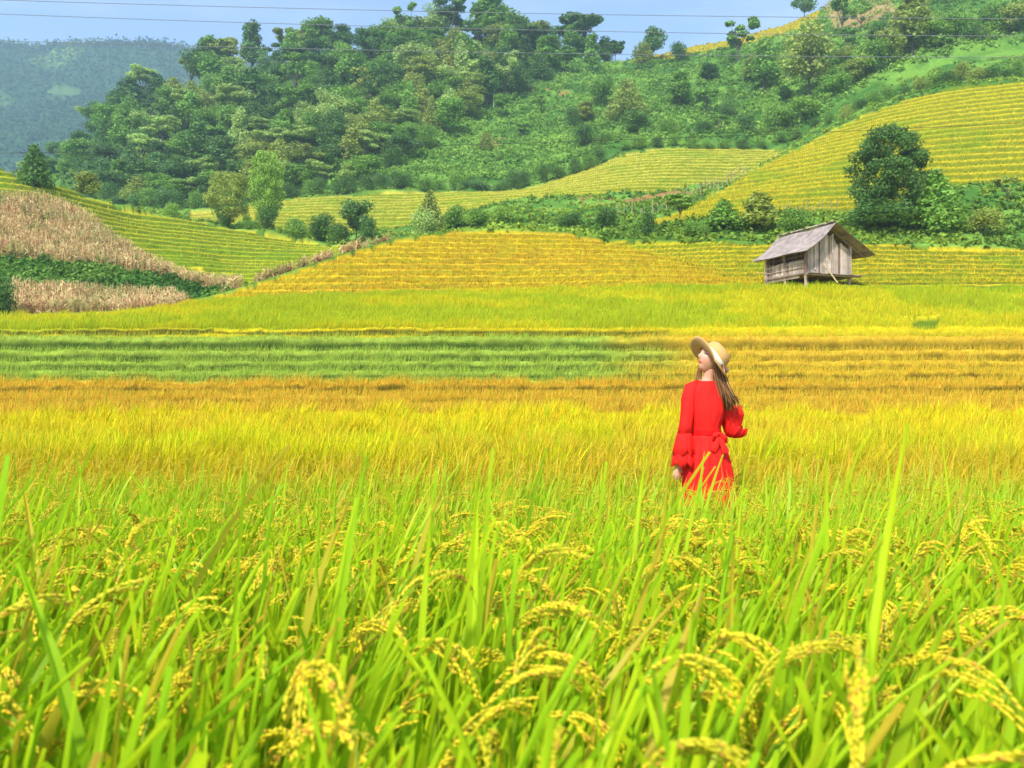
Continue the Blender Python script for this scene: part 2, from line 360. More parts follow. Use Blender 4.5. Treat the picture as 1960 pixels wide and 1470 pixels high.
# wide base sheet out to the horizon, under everything
bx = np.array([-4000, 4000, 4000, -4000.]); by = np.array([-4000, -4000, 4500, 4500.])
me = raw_mesh('valley_floor', np.stack([bx, by, np.full(4, -2.)], -1), np.array([[0, 1, 2, 3]]), np.tile(C(70, 110, 50), (4, 1)))
tag(link('valley_floor', me, M_SOIL), kind='structure')

# distant mountain
mu = np.arange(-900, 900, 2.5); my = np.linspace(420, 1250, 210)
MU, MY = np.meshgrid(mu, my)
skyv = np.interp(MU, [-900, -300, -120, 0, 60, 130, 200, 240, 300, 370, 450, 600, 900], [130, 105, 96, 90, 96, 92, 90, 88, 91, 100, 118, 160, 260])
t = (MY - 420) / 580
zc = Zv(skyv, 1000.0); z0 = 30.0
prof = np.where(t < 1, z0 + (zc - z0) * (0.15 * t + .85 * t ** 1.25), zc - (t - 1) * 90)
mx_ = PX(MU, MY)
mz = prof + (fbm(mx_ / 110, MY / 110, 4) - .5) * 46 * np.clip(t * (1.0 - t) * 4, 0, 1) + (vnoise(mx_ / 7, MY / 9) + .6 * vnoise(mx_ / 3.3, MY / 4)) * 5.0
nn = fbm(mx_ / 60, MY / 80, 4); n3 = vnoise(mx_ / 6 + 3, MY / 9)
mc = mix(C(54, 92, 52), C(104, 136, 62), sstep(.45, .62, nn)) * (0.75 + .5 * n3)[..., None]
vmv = CY - F * (mz - EYE) / MY
cl = inpoly(MU, vmv, [(85, 178), (100, 166), (125, 163), (150, 172), (158, 182), (120, 186)])
mc[cl] = C(94, 124, 66)
vid = np.arange(MU.size).reshape(MU.shape)
fq = np.stack([vid[:-1, :-1], vid[:-1, 1:], vid[1:, 1:], vid[1:, :-1]], -1).reshape(-1, 4)
me = raw_mesh('mountain', np.stack([mx_, MY, mz], -1).reshape(-1, 3), fq, mc.reshape(-1, 3), smooth=True)
tag(link('mountain', me, M_TERR), kind='structure')
# far wood growing along the mountain and its skyline
n = 110000; fu = rng.uniform(-880, 640, n); fy = rng.uniform(430, 1010, n)
ring = rng.random(n) < .12; fy[ring] = rng.uniform(985, 1010, ring.sum())
iu = np.clip(np.rint((fu + 900) / 2.5).astype(int), 0, len(mu) - 1); iy = np.clip(np.rint((fy - 420) / (my[1] - my[0])).astype(int), 0, len(my) - 1)
keep = ~cl[iy, iu]; fu, fy, iu, iy, ring = fu[keep], fy[keep], iu[keep], iy[keep], ring[keep]
ctr = np.stack([PX(fu, fy), fy, mz[iy, iu] + 1.0 + np.where(ring, rng.random(len(fu)) ** 5 * 8, 0)], -1)
def leaf_quads(ctr, size, cols, nb=None, bias=.8, up=.3):
    """small rhombic faces at the given centres"""
    n = len(ctr); nrm = rng.normal(size=(n, 3)); nrm[:, 2] += up
    if nb is not None: nrm = nrm * (1 - bias) + nb * bias * 1.6
    nrm /= np.linalg.norm(nrm, axis=1)[:, None] + 1e-9
    a = np.cross(nrm, rng.normal(size=(n, 3))); a /= np.linalg.norm(a, axis=1)[:, None] + 1e-9
    b = np.cross(nrm, a); s = np.asarray(size).reshape(-1, 1) if np.ndim(size) else size
    a = a * s; b = b * s * .62
    v = np.stack([ctr - a, ctr - b + a * .1, ctr + a, ctr + b + a * .1], 1).reshape(-1, 3)
    f = np.arange(4 * n).reshape(n, 4)
    return v, f, np.repeat(cols, 4, axis=0)
fc = mix(C(56, 100, 56), C(112, 146, 70), rng.random(len(fu)) * .5 + .5 * sstep(.45, .6, nn[iy, iu]))
v_, f_, c_ = leaf_quads(ctr, rng.uniform(1.0, 2.6, len(ctr)), fc)
tag(link('far_woodland', raw_mesh('far_woodland', v_, f_, c_), M_BUSH), 'hazy blue green woodland covering the distant mountain', 'woodland', kind='stuff')
# ------------------------------------------------------------------ rice crop
def ribbons(base, h, w, lean, laz, waz, cb, ct, segs=2, curl=1.6, tipw=.12):
    """base (N,3) roots; h heights; w widths; lean sideways reach; laz lean azimuth; waz width azimuth"""
    n = len(base); t = np.linspace(0, 1, segs + 1)
    ld = np.stack([np.cos(laz), np.sin(laz), np.zeros(n)], -1); wd = np.stack([np.cos(waz), np.sin(waz), np.zeros(n)], -1)
    V = np.zeros((n, segs + 1, 2, 3)); CC = np.zeros((n, segs + 1, 2, 3))
    for i, s in enumerate(t):
        c = base + ld * (lean * s ** curl)[:, None]
        c[:, 2] += h * (s - .18 * s ** 3 * (lean / (h + 1e-6)))
        ww = w * ((1 - s ** 2.2) * (1 - tipw) + tipw) * (.55 + .45 * min(1, s * 4 + .2)) / 2
        V[:, i, 0] = c - wd * ww[:, None]; V[:, i, 1] = c + wd * ww[:, None]
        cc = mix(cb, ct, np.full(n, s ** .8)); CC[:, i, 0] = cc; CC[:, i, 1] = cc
    idx = np.arange(n * (segs + 1) * 2).reshape(n, segs + 1, 2)
    f = np.stack([idx[:, :-1, 0], idx[:, :-1, 1], idx[:, 1:, 1], idx[:, 1:, 0]], -1).reshape(-1, 4)
    return V.reshape(-1, 3), f, CC.reshape(-1, 3)

def rice_strip(name, label, n, y0, y1, u0, u1, hr, wr, kinds, segs=1, extra_col=.20, only_bank=False):
    u = rng.uniform(u0, u1, n); Y = y0 * (y1 / y0) ** rng.random(n)
    k = nearest(K, u, Y); keep = np.isin(k, kinds); u, Y, k = u[keep], Y[keep], k[keep]
    ris = nearest(RIS, u, Y); fr = nearest(FR, u, Y); tr = nearest(amt, u, Y) > .3
    keep = np.where(Y > 45, ~tr | (fr > .62) & (ris < .01) | (ris > .45), np.where(Y > 16.5, ~tr & (rng.random(len(u)) < .45) | (ris > 0) | (fr > .62) & (rng.random(len(u)) < .40) | (rng.random(len(u)) < .06), ~tr | (fr > .30) | (rng.random(len(u)) < .5))); u, Y, k, ris = u[keep], Y[keep], k[keep], ris[keep]
    if only_bank: m_ = ris > 0; u, Y, k, ris = u[m_], Y[m_], k[m_], ris[m_]
    n = len(u); X = PX(u, Y); z = sample(ZS, u, Y)
    tc, bc = pal(k, nearest(T, u, Y), Y, u, None, ris, fbm(X / 6 + 40, Y / 3 + 9, 4), fbm(X / 2.2, Y / 1.1, 3))
    j = 1 + rng.normal(size=(n, 1)) * extra_col; hue = rng.normal(size=(n, 1)) * .07
    gm = (rng.random(n) < np.where(Y < 17, .16, np.where(np.isin(k, (0, 1)), .26, .10))) & (tc[:, 0] > tc[:, 1] * .9); tc[gm] = tc[gm] * np.array([.62, .98, .7]); bc[gm] = bc[gm] * np.array([.7, 1.0, .8])
    tc = tc * j * np.concatenate([1 + hue, 1 - hue * .6, 1 + hue * 0], 1)
    onb = ris > 0
    f = np.where(onb, ris, 1.0)
    r0, r1 = rowcol(tc, bc, f, Y), rowcol(tc, bc, np.clip(f + np.where(Y > 30, .2, .12), 0, 1), Y)
    bc = np.where(onb[:, None], r0, mix(bc, tc, np.full(n, .4))); tc = np.where(onb[:, None], r1, tc); bc = bc * (1 + rng.normal(size=(n, 1)) * .12)
    dp = sample(DEPTH, u, Y)
    h = dp + rng.uniform(hr[0], hr[1], n); cl = fbm(X / (.25 + Y * .012), Y / (.2 + Y * .01) + 7, 2); h = dp + (h - dp) * np.where(Y > 45, .7, 1.0) * np.where(Y > 50, .6 + .8 * sstep(.3, .7, cl), .2 + 1.6 * sstep(.3, .7, cl)); h = np.where(onb & (ris < .7), np.minimum(h, dp + .02) * .75, h)
    if only_bank: h = h * .6
    w = rng.uniform(wr[0], wr[1], n) * (1 + 0.0 * Y)
    base = np.stack([X, Y, z - .03], -1)
    lean = h * rng.uniform(.05, .55, n); laz = np.where(rng.random(n) < .55, rng.normal(.15, .7, n), rng.uniform(0, 6.283, n))
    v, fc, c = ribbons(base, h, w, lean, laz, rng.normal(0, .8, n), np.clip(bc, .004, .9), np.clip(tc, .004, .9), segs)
    o = link(name, raw_mesh(name, v, fc, c), M_RICE_FAR)
    return tag(o, label, 'rice crop', kind='stuff')
rice_strip('rice_crop', 'ripening yellow and orange rice rows across the middle of the field', 330000, 8.0, 17, -640, 2600, (.0, .19), (.012, .026), (0,), 2)
rice_strip('rice_crop', 'orange and pale green rice rows below the smooth yellow slope', 520000, 17, 37, -260, 2220, (.0, .10), (.014, .030), (0, 1), 1)
rice_strip('rice_crop', 'thin front rows of rice on each low terrace bank behind the woman', 700000, 16.5, 36.5, -90, 2050, (.0, .06), (.014, .028), (0, 1), 1, only_bank=True)
rice_strip('rice_crop', 'lemon yellow rice slope below the mound and hut', 260000, 36, 50.5, -90, 2050, (.0, .2), (.03, .06), (0, 1, ), 1)
rice_strip('rice_crop', 'golden rice covering the rounded terraced mound', 130000, 46, 63, 200, 1600, (.0, .17), (.04, .08), (2,), 1)
rice_strip('rice_crop', 'yellow terraced rice behind the wooden hut', 110000, 47, 68, 1100, 2080, (.0, .18), (.04, .08), (3,), 1)
rice_strip('rice_crop', 'yellow green terraced rice descending the left hillside', 150000, 52, 102, -120, 760, (.0, .18), (.045, .09), (4,), 1)
rice_strip('rice_crop', 'terraced rice on the middle field and low knoll before the wood', 200000, 106, 149, 340, 1530, (.0, .2), (.06, .13), (5,), 1)
rice_strip('rice_crop', 'terraced rice on the tall rounded hill behind the big dark tree', 270000, 69, 115, 1230, 2080, (.0, .18), (.05, .10), (6,), 1)
rice_strip('rice_crop', 'strip of terraced rice high on the skyline', 160000, 195, 250, 1150, 1620, (.0, .4), (.15, .3), (7,), 1)

# ---- foreground plants
def near_plants():
    Vs, Fs, Cs = [], [], []; G = [[], [], []]; off = 0; goff = 0
    def put(r):
        nonlocal off
        Vs.append(r[0]); Fs.append(r[1] + off); Cs.append(r[2]); off += len(r[0])
    # hills of the crop on a loose grid
    pts = []
    y = -.9
    while y < 9.2:
        sp = .145 if y < 3.5 else .17
        for x in np.arange(-.70 * max(y, 0) - 2.3, .70 * max(y, 0) + 2.3, sp):
            pts.append((x + rng.normal() * .03, y + rng.normal() * .03))
        y += sp
    pts = np.array(pts)
    wm = (np.hypot(pts[:, 0], pts[:, 1]) < .42) | ((np.abs(pts[:, 1]) < .42) & (np.abs(pts[:, 0]) < .3)) | (np.abs(pts[:, 0] - 1.37) < .20) & (np.abs(pts[:, 1] - 5.72) < .17)     # where the woman stands
    pts = pts[~wm]
    n = len(pts); can = np.interp(pts[:, 1], [0, 1.4, 2.5, 5.0, 6.2, 8, 9], [.90, .92, .82, .63, .57, .60, .63])
    g = gz(pts[:, 1])
    greenz = 1 - sstep(5.8, 7.4, pts[:, 1] + .7 * (fbm(pts[:, 0] * .9, pts[:, 1] * .5, 2) - .5))
    # leaves
    nl = np.where(pts[:, 1] < 3.2, 15, 15)
    ii = np.repeat(np.arange(n), nl); m = len(ii)
    P = pts[ii] + rng.normal(size=(m, 2)) * .022
    can_i = can[ii]; g_i = g[ii]
    gl = np.clip(greenz[ii], 0, 1)
    tall = rng.random(m) < np.interp(P[:, 1], [.8, 2.0], [.06, .10])
    ht = (can_i - g_i) * rng.uniform(.62, 1.10, m) + np.where(tall, rng.uniform(.06, .26, m) * np.interp(P[:, 1], [.35, .9, 5], [.0, 1.0, .6]), 0)
    root = np.stack([P[:, 0], P[:, 1], g_i + .02], -1)
    start = rng.uniform(.0, .45, m) * ht; root[:, 2] += start; h = ht - start
    lean = h * rng.uniform(.06, .52, m) * np.where(tall, .7, 1); laz = np.where(rng.random(m) < .68, rng.normal(.1, .55, m), rng.uniform(0, 6.28, m))
    w = rng.uniform(.011, .021, m) * np.interp(P[:, 1], [.6, 2.5, 4, 7], [1.6, 1.2, 1.05, 1.2])
    gb = mix(C(152, 200, 12), C(184, 226, 18), rng.random(m)); gt = mix(C(180, 228, 14), C(230, 246, 34), rng.random(m))
    yb = mix(C(196, 214, 22), C(240, 216, 26), rng.random(m)); yt = mix(C(255, 234, 40), C(250, 184, 60), rng.random(m) ** 2)
    isg = rng.random(m) < gl * 1.0 - .0 - .12 * (P[:, 1] > 4.5)
    cb = np.where(isg[:, None], gb, yb); ct = np.where(isg[:, None], gt, yt)
    dk = rng.random(m) < .10; cb[dk] *= .76; ct[dk] *= .76
    bt = rng.random(m) < .10; ct[bt] = C(230, 204, 60); dd_ = rng.random(m) < .015; cb[dd_] = C(200, 200, 50); ct[dd_] = C(240, 210, 80)
    clo = P[:, 1] < 1.1; w[clo] *= 1.12
    nearm = P[:, 1] < 3.0
    for msk, sg in ((nearm, 8), (~nearm, 4)):
        q = np.nonzero(msk)[0]
        # two halves folded along the midrib
        az = laz[q] + math.pi / 2 + rng.normal(size=len(q)) * .5
        v, f, c = ribbons(root[q], h[q], w[q], lean[q], laz[q], az, cb[q], ct[q], sg, curl=1.9, tipw=.03)
        if sg == 8:
            v = v.reshape(len(q), sg + 1, 2, 3); c = c.reshape(len(q), sg + 1, 2, 3)
            mid = v.mean(2) ; nrm = np.stack([np.cos(laz[q]), np.sin(laz[q]), np.full(len(q), -.3)], -1)
            mid = mid + nrm[:, None, :] * (w[q] * .22)[:, None, None]
            VV_ = np.stack([v[:, :, 0], mid, v[:, :, 1]], 2); c3 = np.stack([c[:, :, 0], c[:, :, 0] * 1.12, c[:, :, 1]], 2)
            id3 = np.arange(len(q) * (sg + 1) * 3).reshape(len(q), sg + 1, 3)
            f = np.concatenate([np.stack([id3[:, :-1, a], id3[:, :-1, a + 1], id3[:, 1:, a + 1], id3[:, 1:, a]], -1).reshape(-1, 4) for a in (0, 1)])
            v, c = VV_.reshape(-1, 3), c3.reshape(-1, 3)
        put((v, f, c))
    # panicles: a nodding stem with short branches of grains
    npan = np.where(pts[:, 1] > 3.0, (rng.random(n) < .8).astype(int), np.where(rng.random(n) < .6, 2, 1))
    ii = np.repeat(np.arange(n), npan); m = len(ii)
    P = pts[ii] + rng.normal(size=(m, 2)) * .03
    z0 = g[ii] + (can[ii] - g[ii]) * rng.uniform(.66, .96, m)
    az = np.where(rng.random(m) < .6, rng.normal(.0, .9, m), rng.uniform(0, 6.28, m)); ln = rng.uniform(.15, .23, m); droop = rng.uniform(.6, 1.5, m)
    t = np.linspace(0, 1, 9)
    ang = (math.radians(78) - t[None, :] ** 1.1 * (droop[:, None] * 1.9))        # elevation angle along the stem
    seg = ln[:, None] / 8
    dx = np.cumsum(np.cos(ang) * seg, 1) - np.cos(ang[:, :1]) * seg; dz = np.cumsum(np.sin(ang) * seg, 1) - np.sin(ang[:, :1]) * seg
    path = np.stack([P[:, 0][:, None] + np.cos(az)[:, None] * dx, P[:, 1][:, None] + np.sin(az)[:, None] * dx, z0[:, None] + dz], -1)   # (m,9,3)
    # stems
    wv = np.stack([-np.sin(az), np.cos(az), np.zeros(m)], -1) * .0012
    low = path[:, :1].copy(); low[:, :, 2] -= .22
    pp = np.concatenate([low, path], 1)
    v = np.stack([pp - wv[:, None], pp + wv[:, None]], 2); idx = np.arange(m * 10 * 2).reshape(m, 10, 2)
    f = np.stack([idx[:, :-1, 0], idx[:, :-1, 1], idx[:, 1:, 1], idx[:, 1:, 0]], -1).reshape(-1, 4)
    put((v.reshape(-1, 3), f, np.tile(C(170, 200, 60), (m * 20, 1))))
    # grains
    far = P[:, 1] > 2.6
    for msk, ng, gl_, gw in ((~far, 156, .0100, .0038), (far, 72, .012, .0056)):
        q = np.nonzero(msk)[0]; mq = len(q)
        nb = 6; br_i = np.arange(ng) % nb; per = ng // nb; qq = ((np.arange(ng) // nb) + .5) / per     # six strings of grains per ear
        s0 = np.array([.12, .22, .32, .42, .52, .62])[br_i]; ql = qq[None, :] * (np.ones((mq, 1)) * rng.uniform(.8, 1.1, (mq, 1)))
        s = np.clip(s0[None, :] + ql * .48 + rng.normal(size=(mq, ng)) * .006, 0, 1.25)
        k = np.clip((s * 8).astype(int), 0, 7); fr = s * 8 - k
        p0 = np.take_along_axis(path[q], k[..., None], 1); p1 = np.take_along_axis(path[q], k[..., None] + 1, 1)
        c0 = p0 + (p1 - p0) * fr[..., None]; d = (p1 - p0); d /= np.linalg.norm(d, axis=-1, keepdims=True)
        bs = rng.normal(size=(mq, nb, 3)); side = bs[:, br_i, :]; side = side - (side * d).sum(-1, keepdims=True) * d; side /= np.linalg.norm(side, axis=-1, keepdims=True)
        c0 = c0 + side * (.002 + .017 * ql[..., None]); c0[..., 2] -= .016 * ql ** 2
        jit = np.cross(d, side) * ((np.arange(ng) // nb % 2) * 2 - 1)[None, :, None]; c0 = c0 + jit * .0022 + rng.normal(size=c0.shape) * .0006; side = jit
        gd = d * .9 + side * .30 + np.array([0, 0, -.30]); gd /= np.linalg.norm(gd, axis=-1, keepdims=True)
        c0 = c0.reshape(-1, 3); gd = gd.reshape(-1, 3); M_ = len(c0)
        a = np.cross(gd, rng.normal(size=(M_, 3))); a /= np.linalg.norm(a, axis=1)[:, None]; b = np.cross(gd, a)
        L_ = gl_ * rng.uniform(.8, 1.15, (M_, 1)) / 2; W_ = gw * rng.uniform(.8, 1.2, (M_, 1)) / 2
        prof = [(-1, .0), (-.45, .85), (.25, 1.0), (.8, .5), (1, 0)] if not far[q[0]] else [(-1, 0), (0, 1), (1, 0)]
        ring = 5 if not far[q[0]] else 3
        vv = []
        for (px_, pr) in prof:
            if pr == 0: vv.append((c0 + gd * L_ * px_)[:, None])
            else: vv.append(np.stack([c0 + gd * L_ * px_ + (a * math.cos(6.2832 * j / ring) + b * math.sin(6.2832 * j / ring)) * W_ * pr for j in range(ring)], 1))
        vv = np.concatenate(vv, 1); nv = vv.shape[1]; fl = []
        nr = len(prof) - 2
        for j in range(ring):
            j2 = (j + 1) % ring
            fl.append((0, 1 + j, 1 + j2)); fl.append((nv - 1, 1 + (nr - 1) * ring + j2, 1 + (nr - 1) * ring + j))
            for r_ in range(nr - 1):
                A = 1 + r_ * ring; B = A + ring
                fl.append((A + j, B + j, B + j2)); fl.append((A + j, B + j2, A + j2))
        fl = np.array(fl); ff = (fl[None] + (np.arange(M_) * nv)[:, None, None]).reshape(-1, 3)
        gc = mix(C(255, 232, 40), C(238, 220, 30), rng.random(M_)); br = rng.random(M_) < .10; gc[br] = C(240, 180, 60)
        pb = np.repeat(rng.random(mq) < .22, ng); gc[pb] = gc[pb] * np.array([.84, .90, .8])
        G[0].append(vv.reshape(-1, 3)); G[1].append(ff + goff); G[2].append(np.repeat(gc, nv, axis=0)); goff += M_ * nv
    o = link('rice_plants', raw_mesh('rice_plants', np.concatenate(Vs), np.concatenate(Fs), np.concatenate(Cs)), M_RICE)
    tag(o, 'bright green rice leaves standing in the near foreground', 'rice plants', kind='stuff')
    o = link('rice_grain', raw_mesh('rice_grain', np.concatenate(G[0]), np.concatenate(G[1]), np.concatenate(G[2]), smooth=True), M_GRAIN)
    tag(o, 'yellow nodding rice ears among the near green leaves', 'rice ears', kind='stuff')
near_plants()
# ------------------------------------------------------------------ corn, undergrowth, trees
def corn(name, label, u, Y, hr):
    n = len(u); X = PX(u, Y); z = sample(ZS, u, Y); h = rng.uniform(hr[0], hr[1], n)
    base = np.stack([X, Y, z - .05], -1)
    ca = mix(C(216, 180, 126), C(250, 230, 164), rng.random(n)) * rng.uniform(.7, 1.45, (n, 1)); cb_ = C(214, 180, 120) * np.ones((n, 3))
    g = fbm(X / 3, Y / 3, 3) > .50; ca[g] = mix(ca[g], C(140, 160, 70), rng.random(g.sum()) * .8)
    rd = rng.random(n) < .12; ca[rd] = C(214, 140, 110)
    V, Fc, Cc = [], [], []; off = 0
    r = ribbons(base, h, np.full(n, .05), h * .12, rng.uniform(0, 6.28, n), rng.normal(0, .6, n), cb_, ca, 1, tipw=.5)
    V.append(r[0]); Fc.append(r[1]); Cc.append(r[2]); off = len(r[0])
    for k in range(4):
        b = base.copy(); b[:, 2] += h * rng.uniform(.35, .9, n)
        r = ribbons(b, rng.uniform(-.25, .35, n), rng.uniform(.05, .11, n), rng.uniform(.2, .5, n), rng.uniform(0, 6.28, n), rng.uniform(0, 6.28, n), ca * .9, ca * rng.uniform(.8, 1.15, (n, 1)), 2, curl=1.0)
        V.append(r[0]); Fc.append(r[1] + off); Cc.append(r[2]); off += len(r[0])
    o = link(name, raw_mesh(name, np.concatenate(V), np.concatenate(Fc), np.clip(np.concatenate(Cc), 0, .9)), M_CORN)
    return tag(o, label, 'dry corn', kind='stuff')
u = rng.uniform(-110, 480, 26000); Y = 50 * (95 / 50) ** rng.random(26000)
kk = nearest(K, u, Y) == 11; hi = kk & (nearest(VV, u, Y) < 553) & (rng.random(len(u)) < .75); lo_ = kk & (nearest(VV, u, Y) >= 553)
corn('dry_corn', 'dry pinkish brown corn stalks on the left hillside', u[hi], Y[hi], (.8, 1.15))
corn('dry_corn', 'low strip of dry corn just above the yellow rice at far left', u[lo_], Y[lo_], (.8, 1.2))
u = rng.uniform(425, 745, 1700); u = u[vnoise(u / 9, u * 0) > .5 - .2 * (u > 600)]; Y = np.interp(u, UG, FE[2][0]) + rng.uniform(.3, 2.2, len(u))
corn('dry_corn', 'ragged fringe of dry corn along the left edge of the golden mound', u, Y, (.10, .80))

def clumps(name, label, cat, n, urange, yrange, ok, leaves, rad, size, ca, cb, tall=1.0):
    u = rng.uniform(*urange, n); Y = yrange[0] * (yrange[1] / yrange[0]) ** rng.random(n)
    m = ok(u, Y); u, Y = u[m], Y[m]; n = len(u)
    X = PX(u, Y); z = sample(ZS, u, Y); c0 = np.stack([X, Y, z], -1)
    r = rng.uniform(*rad, n); tint = fbm(X / 9 + 3, Y / 9, 3); tint = np.clip((tint - .5) * 3 + .5 + rng.normal(size=n) * .22, 0, 1)
    ii = np.repeat(np.arange(n), leaves); d = rng.normal(size=(len(ii), 3)); d /= np.linalg.norm(d, axis=1)[:, None]; d[:, 2] = np.abs(d[:, 2]) * tall
    p = c0[ii] + d * (r[ii] * rng.uniform(.55, 1.05, len(ii)))[:, None]
    col = mix(np.asarray(ca), np.asarray(cb), tint[ii]) * rng.uniform(.75, 1.2, (len(ii), 1))
    v, f, c = leaf_quads(p, rng.uniform(size[0], size[1], len(ii)), np.clip(col, .004, .8), nb=d, bias=.45)
    return tag(link(name, raw_mesh(name, v, f, c), M_BUSH), label, cat, kind='stuff')
wild = lambda u, Y: (nearest(K, u, Y) == 10) | ((nearest(K, u, Y) >= 12) & (nearest(K, u, Y) != 13) & (rng.random(len(u)) < .35))
clumps('undergrowth', 'bright green leafy undergrowth over the open hillside', 'undergrowth', 26000, (-100, 2100), (149, 250), wild, 12, (.35, 1.2), (.16, .40), C(112, 154, 58), C(164, 204, 84))
clumps('undergrowth', 'scrubby green weeds around the red soil patch and below the knoll', 'undergrowth', 17000, (-60, 2080), (61.5, 150), lambda u, Y: wild(u, Y) & (Y < np.interp(u, UG, FE[9][0]) + 8), 12, (.15, .6), (.10, .26), C(100, 138, 44), C(172, 200, 70))
clumps('undergrowth', 'dark shrubs and weeds between the two corn strips at far left', 'undergrowth', 2600, (-110, 480), (50, 90), lambda u, Y: nearest(K, u, Y) == 13, 26, (.2, .6), (.08, .18), C(76, 124, 44), C(148, 186, 74))

clumps('undergrowth', 'green weeds growing among the dry corn on the left hillside', 'undergrowth', 1500, (-110, 440), (52, 92), lambda u, Y: (nearest(K, u, Y) == 11) & (fbm(u / 40, Y / 3, 3) > .5), 22, (.3, .8), (.07, .15), C(96, 132, 48), C(164, 186, 90), tall=1.3)
# ---- trees: a tapered trunk with limbs and a crown of many small leaves
def crown_mesh(name, lobes, n, leaf, rnd, vert=1.0, flat=1.0):
    w = np.array([l[3] ** 2 for l in lobes]); w /= w.sum(); pick = rnd.choice(len(lobes), n, p=w)
    L_ = np.array(lobes)[pick]; d = rnd.normal(size=(n, 3)); d /= np.linalg.norm(d, axis=1)[:, None]
    rr = L_[:, 3] * rnd.uniform(.2, 1.75, n) ** .6
    p = L_[:, :3] + d * rr[:, None] * np.array([1, 1, flat])
    br = 1 + (rnd.random(len(lobes))[pick] - .5) * .35
    col = np.ones((n, 3)) * (br * rnd.uniform(.8, 1.2, n))[:, None]
    col[:, 0] *= 1 + rnd.normal(size=n) * .08
    v, f, c = leaf_quads(p, leaf * rnd.uniform(.6, 1.3, n), col, nb=d, bias=.35, up=.5)
    return raw_mesh(name, v, f, c)
def trunk_mesh(name, lobes, rnd, h0, r0):
    b = MB(); tc = (.10, .085, .065)
    top = Vector((0, 0, h0)); b.tube([(0, 0, -.06), (0, 0, .02), Vector((.01, -.01, h0 * .5)), top], [r0 * 1.5, r0, r0 * .8, r0 * .6], 7, tc)
    for l in lobes[:9]:
        e = Vector(l[:3]); m_ = top.lerp(e, .5) + Vector((0, 0, -.03))
        b.tube([top - Vector((0, 0, h0 * .25 * rnd.random())), m_, e], [r0 * .55, r0 * .35, r0 * .12], 5, tc)
    me = bpy.data.meshes.new(name); me.from_pydata(b.v, [], b.f); me.materials.append(M_BARK)
    a = me.color_attributes.new('Col', 'FLOAT_COLOR', 'POINT'); a.data.foreach_set('color', np.column_stack([np.array(b.c), np.ones(len(b.c))]).astype(np.float32).ravel())
    me.update(); return me
PROTO = {}
def proto(kind, var, n=2600, leaf=.035):
    key = (kind, var, n)
    if key in PROTO: return PROTO[key]
    rnd = np.random.default_rng(100 + var * 7 + len(kind) * 31 + n); L = []; flat = 1.0; h0 = .3; r0 = .018
    if kind == 'round':
        for i in range(15):
            a = rnd.uniform(0, 6.28); q = rnd.uniform(0, 1) ** .6; zc = rnd.uniform(.34, .86); wv = .30 * math.sin(math.pi * (zc - .18) / .86)
            L.append((math.cos(a) * q * wv, math.sin(a) * q * wv, zc, rnd.uniform(.10, .17)))
        flat = .8
    elif kind == 'tall':
        for i in range(14):
            a = rnd.uniform(0, 6.28); zc = .28 + .66 * i / 14; wv = .14 * (1.15 - zc)
            L.append((math.cos(a) * wv, math.sin(a) * wv, zc, rnd.uniform(.07, .13) * (1.25 - .5 * zc)))
    elif kind == 'cone':
        for i in range(22):
            a = i * 2.4; zc = .12 + .84 * i / 22; wv = .26 * (1 - zc) ** .8
            L.append((math.cos(a) * wv, math.sin(a) * wv, zc, .05 + .13 * (1 - zc)))
    elif kind == 'umbrella':
        for i in range(13):
            a = rnd.uniform(0, 6.28); q = rnd.uniform(.2, 1); zc = rnd.choice([.62, .74, .84, .93]); wv = .40 * (1.25 - .55 * zc)
            L.append((math.cos(a) * q * wv, math.sin(a) * q * wv, zc, rnd.uniform(.09, .15)))
        flat = .32; h0 = .5
    elif kind == 'airy':
        for i in range(12):
            a = rnd.uniform(0, 6.28); q = rnd.uniform(.3, 1); zc = rnd.uniform(.45, .93); wv = .34
            L.append((math.cos(a) * q * wv, math.sin(a) * q * wv, zc, rnd.uniform(.05, .10)))
        flat = .6; h0 = .35; n = int(n * .6)
    elif kind == 'shrub':
        for i in range(12):
            a = rnd.uniform(0, 6.28); q = rnd.uniform(0, 1); zc = rnd.uniform(.18, .75); wv = .42 * (1 - .5 * zc)
            L.append((math.cos(a) * q * wv, math.sin(a) * q * wv, zc, rnd.uniform(.16, .26)))
        h0 = .12
    elif kind == 'big':
        for i in range(135):
            a = rnd.uniform(0, 6.28); q = rnd.uniform(.1, 1) ** .45; zc = .16 + .76 * (i / 135) ** .95
            wv = .40 * (min(1, .35 + .65 * (zc - .10) / .28) if zc < .4 else math.sqrt(max(0, 1 - ((zc - .4) / .60) ** 2)))
            L.append((math.cos(a) * q * wv, math.sin(a) * q * wv, zc, rnd.uniform(.045, .085)))
        flat = .75; h0 = .26; r0 = .024
    zt = max(l[2] + l[3] * flat for l in L)
    L = [(l[0], l[1], l[2] / zt * 1.0, l[3]) for l in L]
    cm = crown_mesh('crown', L, n, leaf, rnd, flat=flat); cm.materials.append(M_TREE)
    tm = trunk_mesh('trunk', L, rnd, h0, r0)
    PROTO[key] = (cm, tm); return PROTO[key]
def place_tree(name, kind, var, u, Y, h, w, tint, label, cat='tree', group=None, n=2600, leaf=.035, sink=.0):
    cm, tm = proto(kind, var, n, leaf)
    g = ground_pt(u, Y)
    rz = rng.uniform(0, 6.28)
    t = empty(name, (g[0], g[1], g[2] - sink), .6 if kind == 'big' else rz, label, cat, group)
    base_w = {'round': .72, 'tall': .40, 'cone': .62, 'umbrella': .84, 'airy': .78, 'shrub': 1.1, 'big': .88}[kind]
    sx = w / base_w; t.scale = (sx, sx, h)
    c = bpy.data.objects.new('crown', cm); COL.objects.link(c); c.parent = t; c.color = (*tint, 1)
    k = bpy.data.objects.new('trunk', tm); COL.objects.link(k); k.parent = t
    return t
